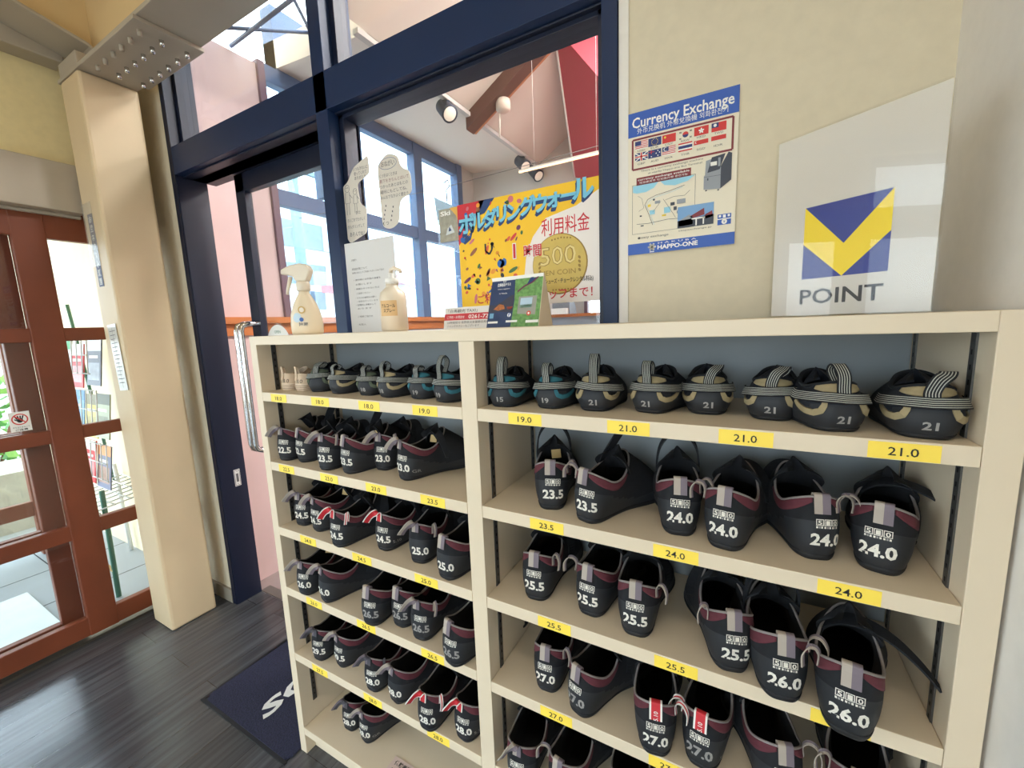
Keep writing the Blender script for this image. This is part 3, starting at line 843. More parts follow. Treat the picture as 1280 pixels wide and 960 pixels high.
def flag(c, row):
    u = cs[c]; v = .745 if row == 0 else .665
    hh = .055; f.l = 3
    k = (c, row)
    def rr(a, b_, c_, d_, mt): f.rect(u + a * cw, v + b_ * hh, u + c_ * cw, v + d_ * hh, mt)
    if k == (0, 0) or k == (2, 1):
        rr(0, 0, 1, 1, white); f.up()
        for s_ in range(5): rr(0, s_ * .2 + .1, 1, s_ * .2 + .2, rd)
        f.up(); rr(0, .45, .48, 1, nv); f.up()
        if row: f.ell(u + .24 * cw, v + .72 * hh, .018, .018, white, 12); f.up(); f.ell(u + .27 * cw, v + .72 * hh, .014, .014, nv, 12)
    elif k == (1, 0):
        rr(0, 0, 1, 1, nv); f.up()
        for s_ in range(12): f.ell(u + cw * .5 + .03 * math.cos(s_ * .5236), v + hh * .5 + .03 * math.sin(s_ * .5236) * f.w / f.h, .004, .004, yl, 6)
    elif k == (2, 0):
        rr(0, 0, 1, 1, rd); f.up(); f.ell(u + .2 * cw, v + .7 * hh, .012, .012, yl, 5)
    elif k == (3, 0):
        f.ell(u + .5 * cw, v + .5 * hh, .027, .027, rd, 16); f.up()
        f.poly([(u + .5 * cw + .027 * math.cos(t_), v + .5 * hh + .027 * math.sin(t_) * f.w / f.h) for t_ in [math.pi * (1 + q / 8) for q in range(9)]], nv)
        for a, c_ in ((.05, .85), (.05, .1), (.8, .85), (.8, .1)): rr(a, c_, a + .16, c_ + .06, black); rr(a, c_ - .1, a + .16, c_ - .04, black)
    elif k == (4, 0):
        rr(0, 0, 1, 1, rd); f.up()
        for s_ in range(5): f.ell(u + .5 * cw + .014 * math.cos(s_ * 1.2566 + 1.57), v + .5 * hh + .014 * math.sin(s_ * 1.2566 + 1.57) * f.w / f.h, .012, .007, white, 8, s_ * 1.2566 + 1.57)
    elif k == (5, 0):
        rr(0, 0, 1, 1, rd); f.up(); rr(0, .45, .48, 1, nv); f.up(); f.ell(u + .24 * cw, v + .72 * hh, .014, .014, white, 12)
    elif k == (0, 1):
        rr(0, 0, 1, 1, nv); f.up(); f.line([(u, v), (u + cw, v + hh)], .0022, white); f.line([(u, v + hh), (u + cw, v)], .0022, white); f.up()
        rr(0, .36, 1, .64, white); rr(.4, 0, .6, 1, white); f.up(); rr(0, .43, 1, .57, rd); rr(.45, 0, .55, 1, rd)
    elif k == (1, 1):
        rr(0, 0, 1, 1, nv); f.up(); rr(0, .72, .48, .78, rd); rr(.21, .5, .27, 1, rd)
        for a, c_ in ((.25, .2), (.75, .8), (.75, .2), (.62, .5), (.88, .55)): f.ell(u + a * cw, v + c_ * hh, .006, .006, white, 7)
    elif k == (3, 1):
        rr(0, 0, 1, 1, white); f.up(); rr(0, 0, 1, .16, rd); rr(0, .84, 1, 1, rd); rr(0, .33, 1, .67, nv)
    elif k == (4, 1):
        rr(0, .4, 1, .9, rd); f.up(); f.ell(u + .16 * cw, v + .68 * hh, .011, .011, white, 12); f.up(); f.ell(u + .2 * cw, v + .68 * hh, .009, .009, rd, 12)
    elif k == (5, 1):
        rr(0, .45, 1, .95, rd)


NAMES = [['USD', 'EUR', 'CNY', 'KRW', 'HKD', 'TWD'], ['GBP', 'AUD', 'MYR', 'THB', 'SGD', 'IDR']]
for row in (0, 1):
    for c in range(6):
        flag(c, row); f.l = 3
        f.text(NAMES[row][c], cs[c] + cw / 2, (.7275 if row == 0 else .6375) + (0.0 if (row == 0 or c < 4) else .012), .0135, ink, 'c', .075)
f.l = 3
f.text('There is a currency exchange machine', .42, .585, .013, ink, 'c', .58); f.text('at nearby Happo-one Bus Terminal', .45, .562, .013, ink, 'c', .5)
f.rect(.085, .495, .605, .548, maroon)
f.frame(.045, .15, .645, .50, .0007, ink)
f.up(); f.text('currency exchange available', .345, .526, .014, white, 'c', .49, .01); f.text('可兑换货币 可兌換外幣 환전가능', .345, .504, .012, white, 'c', .46)
f.l = 2
f.poly([(.05, .495), (.30, .495), (.26, .46), (.18, .44), (.09, .44), (.05, .45)], lblue); f.poly([(.32, .495), (.64, .495), (.58, .465), (.46, .45), (.36, .465)], lblue)
f.l = 4
f.line([(.55, .44), (.42, .42), (.28, .405), (.20, .385), (.17, .35), (.20, .30), (.25, .20)], .0009, dg); f.line([(.53, .43), (.42, .408), (.28, .393), (.215, .372), (.185, .345), (.22, .29), (.265, .20)], .0006, lblue)
f.line([(.09, .22), (.20, .215), (.40, .225), (.50, .22)], .0009, dg); f.line([(.35, .37), (.42, .29), (.47, .23)], .0007, ink)
f.line([(.37, .36), (.45, .375), (.55, .37), (.60, .40)], .0007, ink); f.line([(.25, .29), (.33, .36)], .0006, ink); f.line([(.10, .42), (.14, .40), (.16, .33), (.11, .31)], .0006, ink)
for a, c_, w_, h_, mt in ((.20, .33, .03, .018, yl), (.27, .345, .05, .02, gy), (.22, .275, .05, .03, lblue), (.36, .27, .06, .04, lblue), (.34, .25, .04, .012, yl),
                          (.42, .315, .04, .022, dg), (.45, .28, .03, .025, dg), (.48, .255, .035, .02, gy), (.12, .27, .02, .01, dg), (.13, .2, .03, .008, dg), (.25, .37, .02, .012, dg), (.48, .32, .08, .03, gy)):
    f.rect(a, c_, a + w_, c_ + h_, mt)
f.l = 5
f.poly([(.72, .385), (.865, .375), (.865, .52), (.78, .575), (.735, .57), (.73, .48), (.72, .47)], gy)
f.poly([(.865, .375), (.955, .42), (.955, .59), (.925, .60), (.865, .52)], dg); f.up()
f.poly([(.75, .49), (.855, .50), (.90, .595), (.785, .585)], dg); f.up(); f.rect(.775, .53, .83, .555, white); f.rect(.84, .52, .86, .575, gy)
f.rect(.75, .44, .76, .455, dg); f.line([(.72, .465), (.865, .462)], .0006, dg); f.rect(.735, .372, .75, .38, dg); f.rect(.84, .364, .855, .372, dg)
f.l = 5
f.rect(.49, .15, .815, .295, mat('photo_sky', (120, 162, 206), 0.5, var=0)); f.up()
f.poly([(.49, .15), (.815, .15), (.815, .215), (.49, .20)], dg); f.poly([(.60, .22), (.73, .265), (.735, .22), (.62, .205)], maroon); f.poly([(.50, .2), (.6, .235), (.63, .215), (.63, .165), (.5, .16)], gy)
f.poly([(.74, .22), (.80, .24), (.81, .2), (.74, .19)], maroon); f.up(); f.rect(.655, .155, .668, .20, white); f.rect(.72, .158, .732, .205, white); f.rect(.62, .197, .74, .207, white)
f.l = 3
f.text('easyexchange.jp', .65, .128, .011, ink, 'c', .30)
f.text('easy exchange', .27, .112, .018, ink, 'c', .27); f.ell(.115, .118, .015, .012, ink, 10)
f.rect(.85, .135, .965, .205, blue); f.up(); f.rect(.85, .17, .965, .176, white); f.ell(.908, .155, .024, .024, white, 14); f.up(); f.text('¥', .908, .147, .016, blue); f.rect(.86, .185, .88, .2, white); f.rect(.895, .18, .92, .2, white); f.rect(.935, .185, .955, .2, white)
f.l = 3
f.text('H A K U B A', .485, .060, .012, white, 'c', .36); f.text('HAPPO-ONE', .49, .022, .030, white, 'c', .38, .03)
for k in range(6):
    a = k * math.pi / 3; f.line([(.245, .043), (.245 + .03 * math.cos(a), .043 + .03 * math.sin(a) * f.w / f.h)], .0045, white)
    f.ell(.245 + .03 * math.cos(a), .043 + .03 * math.sin(a) * f.w / f.h, .011, .011, white, 8)
f.rect(.222, .006, .268, .012, white)
o = f.mb.build('currency_poster', loc=(0.274, YW - 0.0035, 1.587)); o.rotation_euler = (0, 0, 0)
tag(o, 'blue and white currency exchange poster with rows of flags on the cream wall', 'poster')

# bouldering poster on the glass
py = mat('poster_yellow', (248, 196, 28), 0.5, var=0.02); pr = mat('poster_red', (206, 40, 52), 0.5, var=0); pw = mat('poster_white', (240, 230, 222), 0.5, var=0)
tb = mat('title_light_blue', (120, 196, 222), 0.5, var=0); td = mat('title_dark_blue', (34, 62, 112), 0.5, var=0)
gold = mat('coin_gold', (206, 176, 84), 0.45, var=0.06, scale=30); goldd = mat('coin_dark', (150, 118, 44), 0.5, var=0); goldl = mat('coin_light', (224, 202, 130), 0.5, var=0)
PWD, PHT = 0.450, 0.315
f = Flat(PWD, PHT, py)
f.up()
f.poly([(0, .62), (0, 1), (.22, 1), (.16, .86), (.06, .70)], pr); f.poly([(.18, 1), (.30, 1), (.22, .88), (.14, .86)], td); f.poly([(.02, .66), (.12, .74), (.10, .66), (.05, .62)], td)
f.poly([(.50, 0), (1, 0), (1, .90), (.86, .80), (.66, .74), (.57, .60), (.52, .45), (.50, .25)], pw)
rng = random.Random(5)
hold = [mat('hold_%d' % i, c, 0.5, var=0) for i, c in enumerate([(214, 60, 54), (226, 98, 60), (70, 110, 60), (30, 100, 176), (110, 50, 80), (150, 90, 60), (232, 150, 40), (40, 40, 48), (206, 110, 120)])]
f.up()
for k in range(110):
    u, v = rng.uniform(.02, .60), rng.uniform(.06, .98)
    if u > .5 and v < .9: continue
    if v > .70 and v < .88: continue
    if u > .38 and .38 < v < .6: continue
    r_ = rng.uniform(.008, .022); h_ = rng.choice(hold); ty = rng.random()
    if ty < .4: f.ell(u, v, r_, r_ * rng.uniform(.5, 1), h_, 9, rng.uniform(0, 3))
    elif ty < .6: f.ell(u, v, r_ * 1.8, r_ * .6, h_, 9, rng.uniform(.4, 1.4))
    elif ty < .8: f.poly([(u, v), (u + r_ * 1.6, v + r_), (u + r_ * .3, v + r_ * 2.2)], h_)
    else: f.line([(u, v), (u + r_ * .9, v - r_ * 2)], .002, hold[7]); f.ell(u, v, r_ * .8, r_ * .7, h_, 9)
f.line([(.215, .60), (.215, .53), (.245, .50), (.265, .54), (.265, .60)], .006, hold[7])
f.ell(.33, .40, .028, .028, hold[3], 12); f.ell(.355, .41, .018, .026, hold[3], 10)
f.up()
ti = 'ボルダリングウォール'
for k, ch in enumerate(ti):
    uu = .075 + k * .092; vv = .735 + .012 * k + (.02 if k % 2 else 0) * .6; hh = .125 + (.02 if k in (0, 9) else 0)
    for q in range(4):
        f.l = 4 + q; f.text(ch, uu - .010 + .003 * q, vv - .032 + .009 * q, hh, td, 'c', None, .03)
    f.l = 9; f.text(ch, uu, vv, hh, tb, 'c', None, .035)
f.l = 4
f.text('利用料金', .785, .60, .115, pr, 'c', .31, .005)
f.ell(.745, .335, .182, .182, goldd, 40); f.up(); f.ell(.742, .337, .176, .176, gold, 40); f.up()
f.text('500', .735, .335, .16, goldd, 'c', .235, .02); f.up(); f.text('500', .735, .335, .16, goldl, 'c', .235, -.005)
f.text('YEN COIN', .735, .245, .045, goldd, 'c', .23)
for a in range(7): f.ell(.70 + a * .02, .545 + .004 * (3 - abs(3 - a)), .006, .006, goldd, 6); f.ell(.70 + a * .02, .115, .006, .006, goldd, 6)
for a in range(4): f.ell(.875, .27 + a * .035, .008, .012, goldd, 6, .6); f.ell(.612, .25 + a * .035, .008, .012, goldd, 6, -.6)
f.l = 8
f.text('1', .435, .435, .13, white, 'c', None, .06); f.text('時間', .565, .435, .085, white, 'c', .125, .05); f.up()
f.text('1', .435, .435, .13, pr, 'c', None, .02); f.text('時間', .565, .435, .085, pr, 'c', .125, .015)
f.l = 8
f.text('(シューズ・チョークレンタル料込)', .80, .10 + .075, .035, black, 'c', .32, .01); f.text('ご利用は受付スタッフまで！', .135, .045, .07, pr, 'l', .82, .01)
o = f.mb.build('bouldering_poster', loc=(-0.262, 0.392, 1.488))
tag(o, 'yellow and white bouldering wall poster with gold coin taped to the window', 'poster')

# ski leaflet beside it
f = Flat(0.078, 0.10, mat('leaflet_cover', (160, 156, 140), 0.5, var=0.2, scale=60))
f.up(); f.poly([(.55, 1), (1, 1), (1, .45), (.85, .75)], mat('leaflet_orange', (222, 170, 80), 0.5, var=0)); f.poly([(.3, .2), (.75, .25), (.6, .5), (.4, .4)], mat('leaflet_pale', (206, 212, 212), 0.5, var=0))
f.up(); f.text('Ski', .08, .80, .14, white, 'l', .5, .03); f.poly([(.45, .3), (.6, .32), (.5, .45)], td)
o = f.mb.build('ski_leaflet', loc=(-0.338, 0.397, 1.702)); tag(o, 'small grey ski leaflet on the glass beside the yellow poster', 'leaflet')


# two handwritten notes with cloudy outlines
def rounded(pts, r=0.012):
    out = []
    n = len(pts)
    for i in range(n):
        p, a, c = Vector(pts[i]), Vector(pts[i - 1]), Vector(pts[(i + 1) % n])
        d1 = (a - p); d2 = (c - p); r1 = min(r, d1.length * .45); r2 = min(r, d2.length * .45)
        q1 = p + d1.normalized() * r1; q2 = p + d2.normalized() * r2
        for k in range(5):
            t = k / 4; out.append(tuple(q1 * (1 - t) ** 2 + p * 2 * t * (1 - t) + q2 * t * t))
    return out


notep = mat('note_paper', (218, 210, 198), 0.7, var=0.02)


def scribble(b, s, x, z, h, wd=None, mt=None):
    text_on(b, s, lambda u, v: (u, -0.0016, v), x, z, h, mt or mat('pen_ink', (70, 66, 76), 0.7, var=0), 'l', wd)


pen = mat('pen_ink', (70, 66, 76), 0.7, var=0)
b = MB()
o1 = [(0.0, 0.20), (0.025, 0.21), (0.045, 0.235), (0.06, 0.255), (0.135, 0.285), (0.14, 0.225), (0.075, 0.20), (0.085, 0.13), (0.115, 0.115), (0.11, 0.03), (0.02, 0.0), (0.0, 0.03)]
b.prism(rounded(o1), 'y', -0.0012, 0.0, notep)
f3 = lambda u, v: (u, -0.0016, v)
scribble(b, 'いつもきれいに', 0.06, 0.243, 0.010, 0.07); scribble(b, '使ってくれて', 0.062, 0.228, 0.010, 0.062); scribble(b, 'ありがとう', 0.064, 0.213, 0.010, 0.055)
for cx, cz, s_ in ((0.022, 0.165, 1.0), (0.062, 0.155, .8)):
    b.tube([(cx + .012 * s_ * math.cos(a), -.0016, cz + .025 * s_ + .013 * s_ * math.sin(a)) for a in [k * .628 for k in range(10)]], 0.0006, pen, 4, closed=True)
    for q in ([(-.01, .012), (-.014, -.025), (.014, -.025), (.01, .012)], [(-.006, -.025), (-.007, -.065)], [(.006, -.025), (.007, -.065)], [(.01, .005), (.024, -.01)]):
        b.tube([(cx + a * s_, -.0016, cz + c_ * s_) for a, c_ in q], 0.0007, pen, 4)
    b.box(cx - .006 * s_, cx - .003 * s_, -.0017, -.0014, cz + .026 * s_, cz + .029 * s_, pen); b.box(cx + .003 * s_, cx + .006 * s_, -.0017, -.0014, cz + .026 * s_, cz + .029 * s_, pen)
scribble(b, 'また', 0.06, 0.098, 0.010); scribble(b, 'さいごまでたのしく', 0.014, 0.075, 0.010, 0.09); scribble(b, 'ボルダリングして', 0.014, 0.052, 0.010, 0.085); scribble(b, 'あそんでね！', 0.022, 0.024, 0.013, 0.075)
o = b.build('handwritten_note', loc=(-0.741, 0.3695, 1.744)); o.rotation_euler = (0, R(2), 0); o.scale = (.974, 1, .974)
tag(o, 'handwritten note with two doodled figures on the window, left of the other note', 'note', 'cut-out notes on the window')
b = MB()
o2 = [(0.0, 0.18), (0.0, 0.215), (0.045, 0.245), (0.095, 0.23), (0.105, 0.19), (0.145, 0.175), (0.15, 0.105), (0.095, 0.09), (0.09, 0.02), (0.05, 0.0), (0.01, 0.01)]
b.prism(rounded(o2, .02), 'y', -0.0012, 0.0, notep)
b.tube([(.048 + .04 * math.cos(a), -.0016, .212 + .018 * math.sin(a)) for a in [k * .3927 for k in range(16)]], 0.0007, mat('blue_pen', (90, 110, 150), .7, var=0), 4, closed=True)
scribble(b, 'おねがい', 0.018, 0.205, 0.015, 0.06)
for k, s_ in enumerate(['くつをはくときは', '靴下をきちんとはいて', 'つかったあとはもとの', '場所にもどしてね。', 'みんなでなかよく使おう']):
    scribble(b, s_, 0.008, 0.172 - k * .0175, 0.0095, [.08, .13, .125, .12, .125][k], mat('red_brown_pen', (140, 84, 84), .7, var=0) if k == 1 else None)
for k in range(9): b.box(.012 + (k * 37 % 70) * .001, .016 + (k * 37 % 70) * .001, -.0016, -.0013, .02 + k * .007, .026 + k * .007, pen)
scribble(b, 'くつ', 0.012, 0.016, 0.012)
o = b.build('handwritten_note', loc=(-0.596, 0.3985, 1.775)); o.rotation_euler = (0, R(2), 0)
tag(o, 'handwritten request note headed by an oval on the window, above the printed notice', 'note', 'cut-out notes on the window')

# printed notice in a stand
t = thing('printed_notice', 'white printed notice standing on the rack behind a white pump bottle', 'notice', (-0.655, 0.285, ZT))
f = Flat(0.222, 0.294, mat('notice_paper', (212, 210, 208), 0.6, var=0.01)); f.up()
rg = random.Random(3)
f.text('お客様へ', .12, .80, .02, ink, 'l', .12); f.text('感染症対策について', .12, .70, .02, ink, 'l', .32); f.text('皆様に安心してご利用いただくため下記の', .12, .66, .016, ink, 'l', .66)
for k, v in enumerate((.58, .53, .48, .43, .38, .34, .30, .26)):
    f.text(['・受付時には手指の消毒を', 'お願いします', '・体調のすぐれない方は', 'ご遠慮ください', '・マスクの着用をお願い', '・換気を行っています', '・定期的に消毒をして', 'おります'][k], .14 + (k % 2) * .03, v, .016, black if k % 2 == 0 else ink, 'l', [.56, .34, .52, .30, .44, .44, .42, .3][k])
f.text('ご理解ご協力を', .16, .17, .016, ink, 'l', .32); f.text('支配人', .16, .08, .016, ink, 'l', .16)
f.mb.build('paper', t)
b = MB(); b.box(0, 0.222, 0.0015, 0.004, 0, 0.296, glass); b.box(0, 0.222, 0.0015, 0.06, 0, 0.003, glass); b.build('acrylic_stand', t)

# white pump bottle with beige label
t = thing('pump_bottle', 'white bottle with a beige handwritten label before the printed notice', 'bottle', (-0.405, 0.235, ZT))
bp = mat('milky_plastic', (222, 208, 186), 0.35, var=0.01)
b = MB(); b.lathe([(0, 0), (.036, 0), (.040, .004), (.040, .095), (.036, .115), (.022, .128), (.018, .132), (.018, .14), (0, .14)], bp, 28); b.build('body', t)
b = MB(); b.lathe([(0, .14), (.02, .14), (.02, .156), (.008, .158), (.008, .172), (0, .172)], white, 20)
b.tube([(0, 0, .172), (0, 0, .182), (.012, 0, .186), (.036, 0, .178), (.038, 0, .170)], .006, bp, 8); b.build('pump_head', t)
b = MB(); lab_ = mat('beige_label', (216, 178, 126), 0.6, var=.02)
cyl = lambda u, v, r=.0405: (r * math.sin(u / r), -r * math.cos(u / r), v)
for k in range(10):
    ua, ub = -.027 + k * .0054, -.027 + (k + 1) * .0054
    b.add([cyl(ua, .045), cyl(ub, .045), cyl(ub, .09), cyl(ua, .09)], [(0, 1, 2, 3)], lab_, True)
text_on(b, 'アルコール', lambda u, v: cyl(u, v, .0409), 0, .070, .009, black, 'c', .044, .02); text_on(b, 'スプレー', lambda u, v: cyl(u, v, .0409), .003, .056, .009, black, 'c', .036, .02)
o = b.build('label', t); o.rotation_euler = (0, 0, R(20))

# trigger spray bottle
t = thing('spray_bottle', 'cream trigger spray bottle on the left end of the rack top', 'bottle', (-0.630, 0.10, ZT), R(28))
b = MB(); b.lathe([(0, 0), (.043, 0), (.046, .006), (.047, .03), (.044, .06), (.034, .09), (.022, .112), (.016, .122), (.015, .13), (0, .13)], mat('cream_bottle_plastic', (226, 208, 178), .35, var=.01), 32, sy=.72); b.build('body', t)
b = MB(); b.lathe([(0, .128), (.019, .128), (.0195, .15), (.017, .158), (0, .158)], bp, 24)
hd = [(-.058, .178), (-.056, .192), (-.03, .203), (.0, .208), (.022, .204), (.031, .188), (.024, .172), (.017, .156), (-.016, .156), (-.022, .170), (-.04, .176)]
b.prism(hd, 'y', -.014, .014, bp); h_ = b.build('spray_head', t, bevel=.004)
b = MB(); b.tube([(-.035, 0, .172), (-.040, 0, .155), (-.047, 0, .135), (-.050, 0, .12)], [.006, .006, .005, .004], bp, 8); b.build('trigger', t)
b = MB()
orb = lambda u, v: (.0475 * math.sin(u / .047) * (1 if v < .05 else .96), -.0475 * .72 * math.cos(u / .047) * (1 if v < .05 else .97), v)
dsk = lambda u0, v0, r_, mt, kk: b.add([(lambda p: (p[0] * kk, p[1] * kk, p[2]))(orb(u0 + r_ * math.cos(k * .449), v0 + r_ * math.sin(k * .449))) for k in range(14)], [tuple(range(14))], mt)
dsk(.004, .072, .011, mat('gold_seal', (196, 160, 88), .4, var=0), 1.0); dsk(.004, .072, .007, bp, 1.01)
dsk(-.012, .05, .014, mat('pale_blue_print', (190, 210, 222), .5, var=0), 1.01); dsk(.002, .044, .006, mat('blue_print', (50, 96, 170), .5, var=0), 1.03)
text_on(b, '除菌', lambda u, v: orb(u, v), .006, .026, .008, greyp, 'c', .026, .02)
b.build('label', t)

# red and white contact card
t = thing('contact_card', 'small white card with a red phone band leaning on the window ledge', 'card', (-0.232, 0.25, ZT))
f = Flat(0.20, 0.062, mat('card_white', (222, 216, 208), .6, var=0)); f.up(); f.rect(0, .40, 1, .70, mat('card_red', (196, 56, 64), .6, var=0)); f.up()
f.text('「白馬観光 TAXI」', .06, .76, .13, black, 'l', .5); f.text('ご予約・お問合せ', .05, .49, .10, white, 'l', .3); f.text('0261-72-2144', .42, .46, .18, white, 'l', .56, .01)
f.text('24時間受付 長野県北安曇郡白馬村北城', .06, .24, .09, ink, 'l', .8); f.text('ジャンボタクシーもございます', .06, .08, .09, ink, 'l', .55)
p = f.mb.build('card', t); p.rotation_euler = (R(-14), 0, 0)
b = MB(); b.prism([(0.004, 0), (.045, 0), (.018, .055)], 'x', .05, .15, white); b.build('prop', t)

# folded blue tent card
t = thing('tent_card', 'folded dark blue tent card with a green climbing photo on the rack top', 'card', (-0.045, 0.185, ZT), R(-4))
Wt, Ht = 0.15, 0.130
f = Flat(Wt, Ht, mat('card_night_blue', (42, 60, 96), .45, var=.03, scale=20)); f.up()
f.poly([(.48, .0), (1, 0), (1, 1), (.48, 1), (.47, .9), (.50, .5)], mat('photo_leaves', (104, 148, 84), .5, var=.35, scale=120))
f.poly([(0, .46), (.1, .44), (.25, .50), (.36, .58), (.48, .64), (.49, .3), (0, .3)], mat('card_hill', (58, 58, 74), .5, var=0)); f.poly([(.1, .36), (.2, .46), (.3, .44), (.33, .36), (.2, .33)], mat('card_glow', (224, 140, 84), .5, var=.2, scale=120)); f.poly([(.36, .40), (.48, .40), (.46, .34), (.38, .35)], mat('card_glow2', (206, 90, 60), .5, var=0))
f.up(); f.text('田', .26, .90, .06, white); f.text('白馬岩岳テラス', .26, .82, .05, white, 'c', .26, .02); f.text('Outdoor experience', .26, .75, .025, white, 'c', .24); f.text('in Hakuba', .26, .66, .03, white, 'c', .16)
f.poly([(.58, .25), (.92, .22), (.92, .58), (.58, .58)], mat('photo_cabin', (150, 150, 140), .5, var=.1)); f.up(); f.rect(.62, .36, .84, .55, mat('photo_window', (176, 200, 216), .4, var=0)); f.rect(.62, .36, .84, .42, mat('photo_leaves', (104, 148, 84), .5))
f.line([(.54, .68), (.66, .78), (.80, .84), (.94, .98)], .004, hold[4]); f.line([(.76, .9), (.84, .99)], .006, td); f.poly([(.7, .80), (.82, .86), (.86, .93), (.74, .9)], td)
f.rect(.02, .08, .22, .12, white); f.rect(.38, .09, .60, .13, white); f.rect(.76, .07, .99, .12, white)
f.ell(.43, .235, .035, .035, white, 16); f.ell(.80, .25, .04, .04, mat('icon_red', (214, 84, 70), .5, var=0), 16); f.rect(.04, .18, .12, .28, mat('icon_blue', (110, 160, 190), .5, var=0)); f.up(); f.text('f', .43, .20, .075, blue, 'c', None, .03); f.ell(.80, .25, .018, .018, white, 12)
p = f.mb.build('front_panel', t); p.rotation_euler = (R(-17), 0, 0)
b = MB(); b.box(0, Wt, -.0012, 0, 0, Ht, white); p = b.build('back_panel', t); p.location = (0, .072, 0); p.rotation_euler = (R(17), 0, 0)
b = MB(); b.prism([(0, 0), (.072, 0), (.037, .124), (.034, .124)], 'x', Wt, Wt + .001, mat('tent_side', (222, 206, 180), .6)); b.build('side_panel', t)

# acrylic POINT sign
ang = math.atan2(0.085 - 0.205, 0.752 - 0.566)
Lw = math.hypot(0.752 - 0.566, 0.12)
t = thing('point_sign', 'clear acrylic stand with a blue and yellow V emblem and the word POINT', 'sign', (0.566, 0.205, ZT), ang)
acr = glass_mat('acrylic', (0.985, 0.985, 0.98), 0.35)
HS = 0.302
b = MB(); b.prism(rounded([(0, 0), (Lw, 0), (Lw, HS), (0, HS)], .006), 'y', 0.0015, 0.0045, acr); b.prism(rounded([(0, 0), (Lw, 0), (Lw, HS), (0, HS)], .006), 'y', -0.0045, -0.0015, acr); b.build('acrylic_plate', t)
b = MB(); b.box(0.0, Lw, 0.0045, 0.075, 0, 0.003, acr); b.build('foot', t)
f = Flat(Lw - .004, HS - .004, film_mat('sheer_white_insert', (244, 238, 230), 0.5), .0006)
vb = mat('emblem_blue', (42, 54, 136), .4, var=0); vy = mat('emblem_yellow', (244, 212, 28), .4, var=0)
f.l = -2
u0, u1, v0, v1 = .225, .765, .205, .60
f.l = 0; f.up(); f.rect(u0, v0, u1, v1, vb); f.up()
um = (u0 + u1) / 2; th_ = .155
f.poly([(u0, v1), (um, v1 - .225), (um, v0), (u0, v1 - .20)], vy)
f.poly([(u1, v1), (u1, v1 - .20), (um, v0), (um, v1 - .225)], vy)
f.text('POINT', .485, .065, .085, mat('emblem_charcoal', (44, 44, 50), .4, var=0), 'c', .53, .015)
p = f.mb.build('printed_insert', t); p.location = (.002, 0, .002)

# ================================================================= SHOES
def cr(P, t):
    n = len(P); i = int(math.floor(t)) % n; f_ = t - math.floor(t)
    a, b_, c, d = P[i - 1], P[i], P[(i + 1) % n], P[(i + 2) % n]
    return [0.5 * (2 * q1 + (q2 - q0) * f_ + (2 * q0 - 5 * q1 + 4 * q2 - q3) * f_ * f_ + (3 * q1 - q0 - 3 * q2 + q3) * f_ ** 3)
            for q0, q1, q2, q3 in zip(a, b_, c, d)]


def sstep(a, b_, x):
    x = max(0, min(1, (x - a) / (b_ - a))); return x * x * (3 - 2 * x)


class Form:
    """a shoe's outer wall: t runs round the outline (0 heel, 8 toe), v climbs from the sole to the collar"""
    def __init__(s, S, K, b1, b2, toe_h, heel_h=.34):
        s.S = S; s.K = K; s.b1 = b1; s.b2 = b2; s.toe_h = toe_h; s.hh = heel_h
        s.tab = {}

    def P(s, t, v):
        t = t % 16
        S = Vector((*cr(s.S, t), 0)); K = Vector(cr(s.K, t))
        S2 = cr(s.S, (t + .05) % 16); S1 = cr(s.S, (t - .05) % 16)
        d = Vector((S2[0] - S1[0], S2[1] - S1[1], 0)).normalized(); out = Vector((d.y, -d.x, 0))
        wf = sstep(2.6, 6.5, min(t, 16 - t))
        sk = Vector((S.x - K.x, S.y - K.y, 0))
        c1 = S + out * (s.b1 * (1 - .25 * wf)) + Vector((0, 0, s.hh * K.z * (1 - wf) + s.toe_h * wf))
        c2 = K + sk * (.35 + .1 * wf) + out * (s.b2 * (1 - wf)); c2.z = K.z * (.66 + .06 * wf)
        u = 1 - v
        return S * u ** 3 + c1 * 3 * u * u * v + c2 * 3 * u * v * v + K * v ** 3

    def N(s, t, v):
        v0, v1 = max(0, v - .02), min(1, v + .02)
        a = s.P(t + .04, v) - s.P(t - .04, v); b_ = s.P(t, v1) - s.P(t, v0)
        return a.cross(b_).normalized()

    def at(s, t, v, off):
        return s.P(t, v) + s.N(t, v) * off

    def heel(s, x, z, off):
        """x metres round the heel from its middle line, z metres above the ground"""
        if 'z' not in s.tab:
            s.tab['z'] = [(s.P(0, k / 60).z, k / 60) for k in range(61)]
        T = s.tab['z']; v = T[-1][1]
        for (z0, v0), (z1, v1) in zip(T, T[1:]):
            if z0 <= z <= z1: v = v0 + (v1 - v0) * (z - z0) / max(1e-6, z1 - z0); break
        vk = round(v * 60)
        if vk not in s.tab:
            acc = 0; L = [(0, 0)]; p = s.P(0, vk / 60)
            for k in range(1, 65):
                q = s.P(k / 16, vk / 60); acc += (q - p).length; p = q; L.append((acc, k / 16))
            s.tab[vk] = L
        L = s.tab[vk]; ax = abs(x); t = L[-1][1]
        for (a0, t0), (a1, t1) in zip(L, L[1:]):
            if a0 <= ax <= a1: t = t0 + (t1 - t0) * (ax - a0) / max(1e-7, a1 - a0); break
        return s.at(t if x >= 0 else -t, v, off)


def mir(P3):  # right half (0..8) -> full ring of 16
    return P3 + [(-q[0], *q[1:]) for q in P3[7:0:-1]]


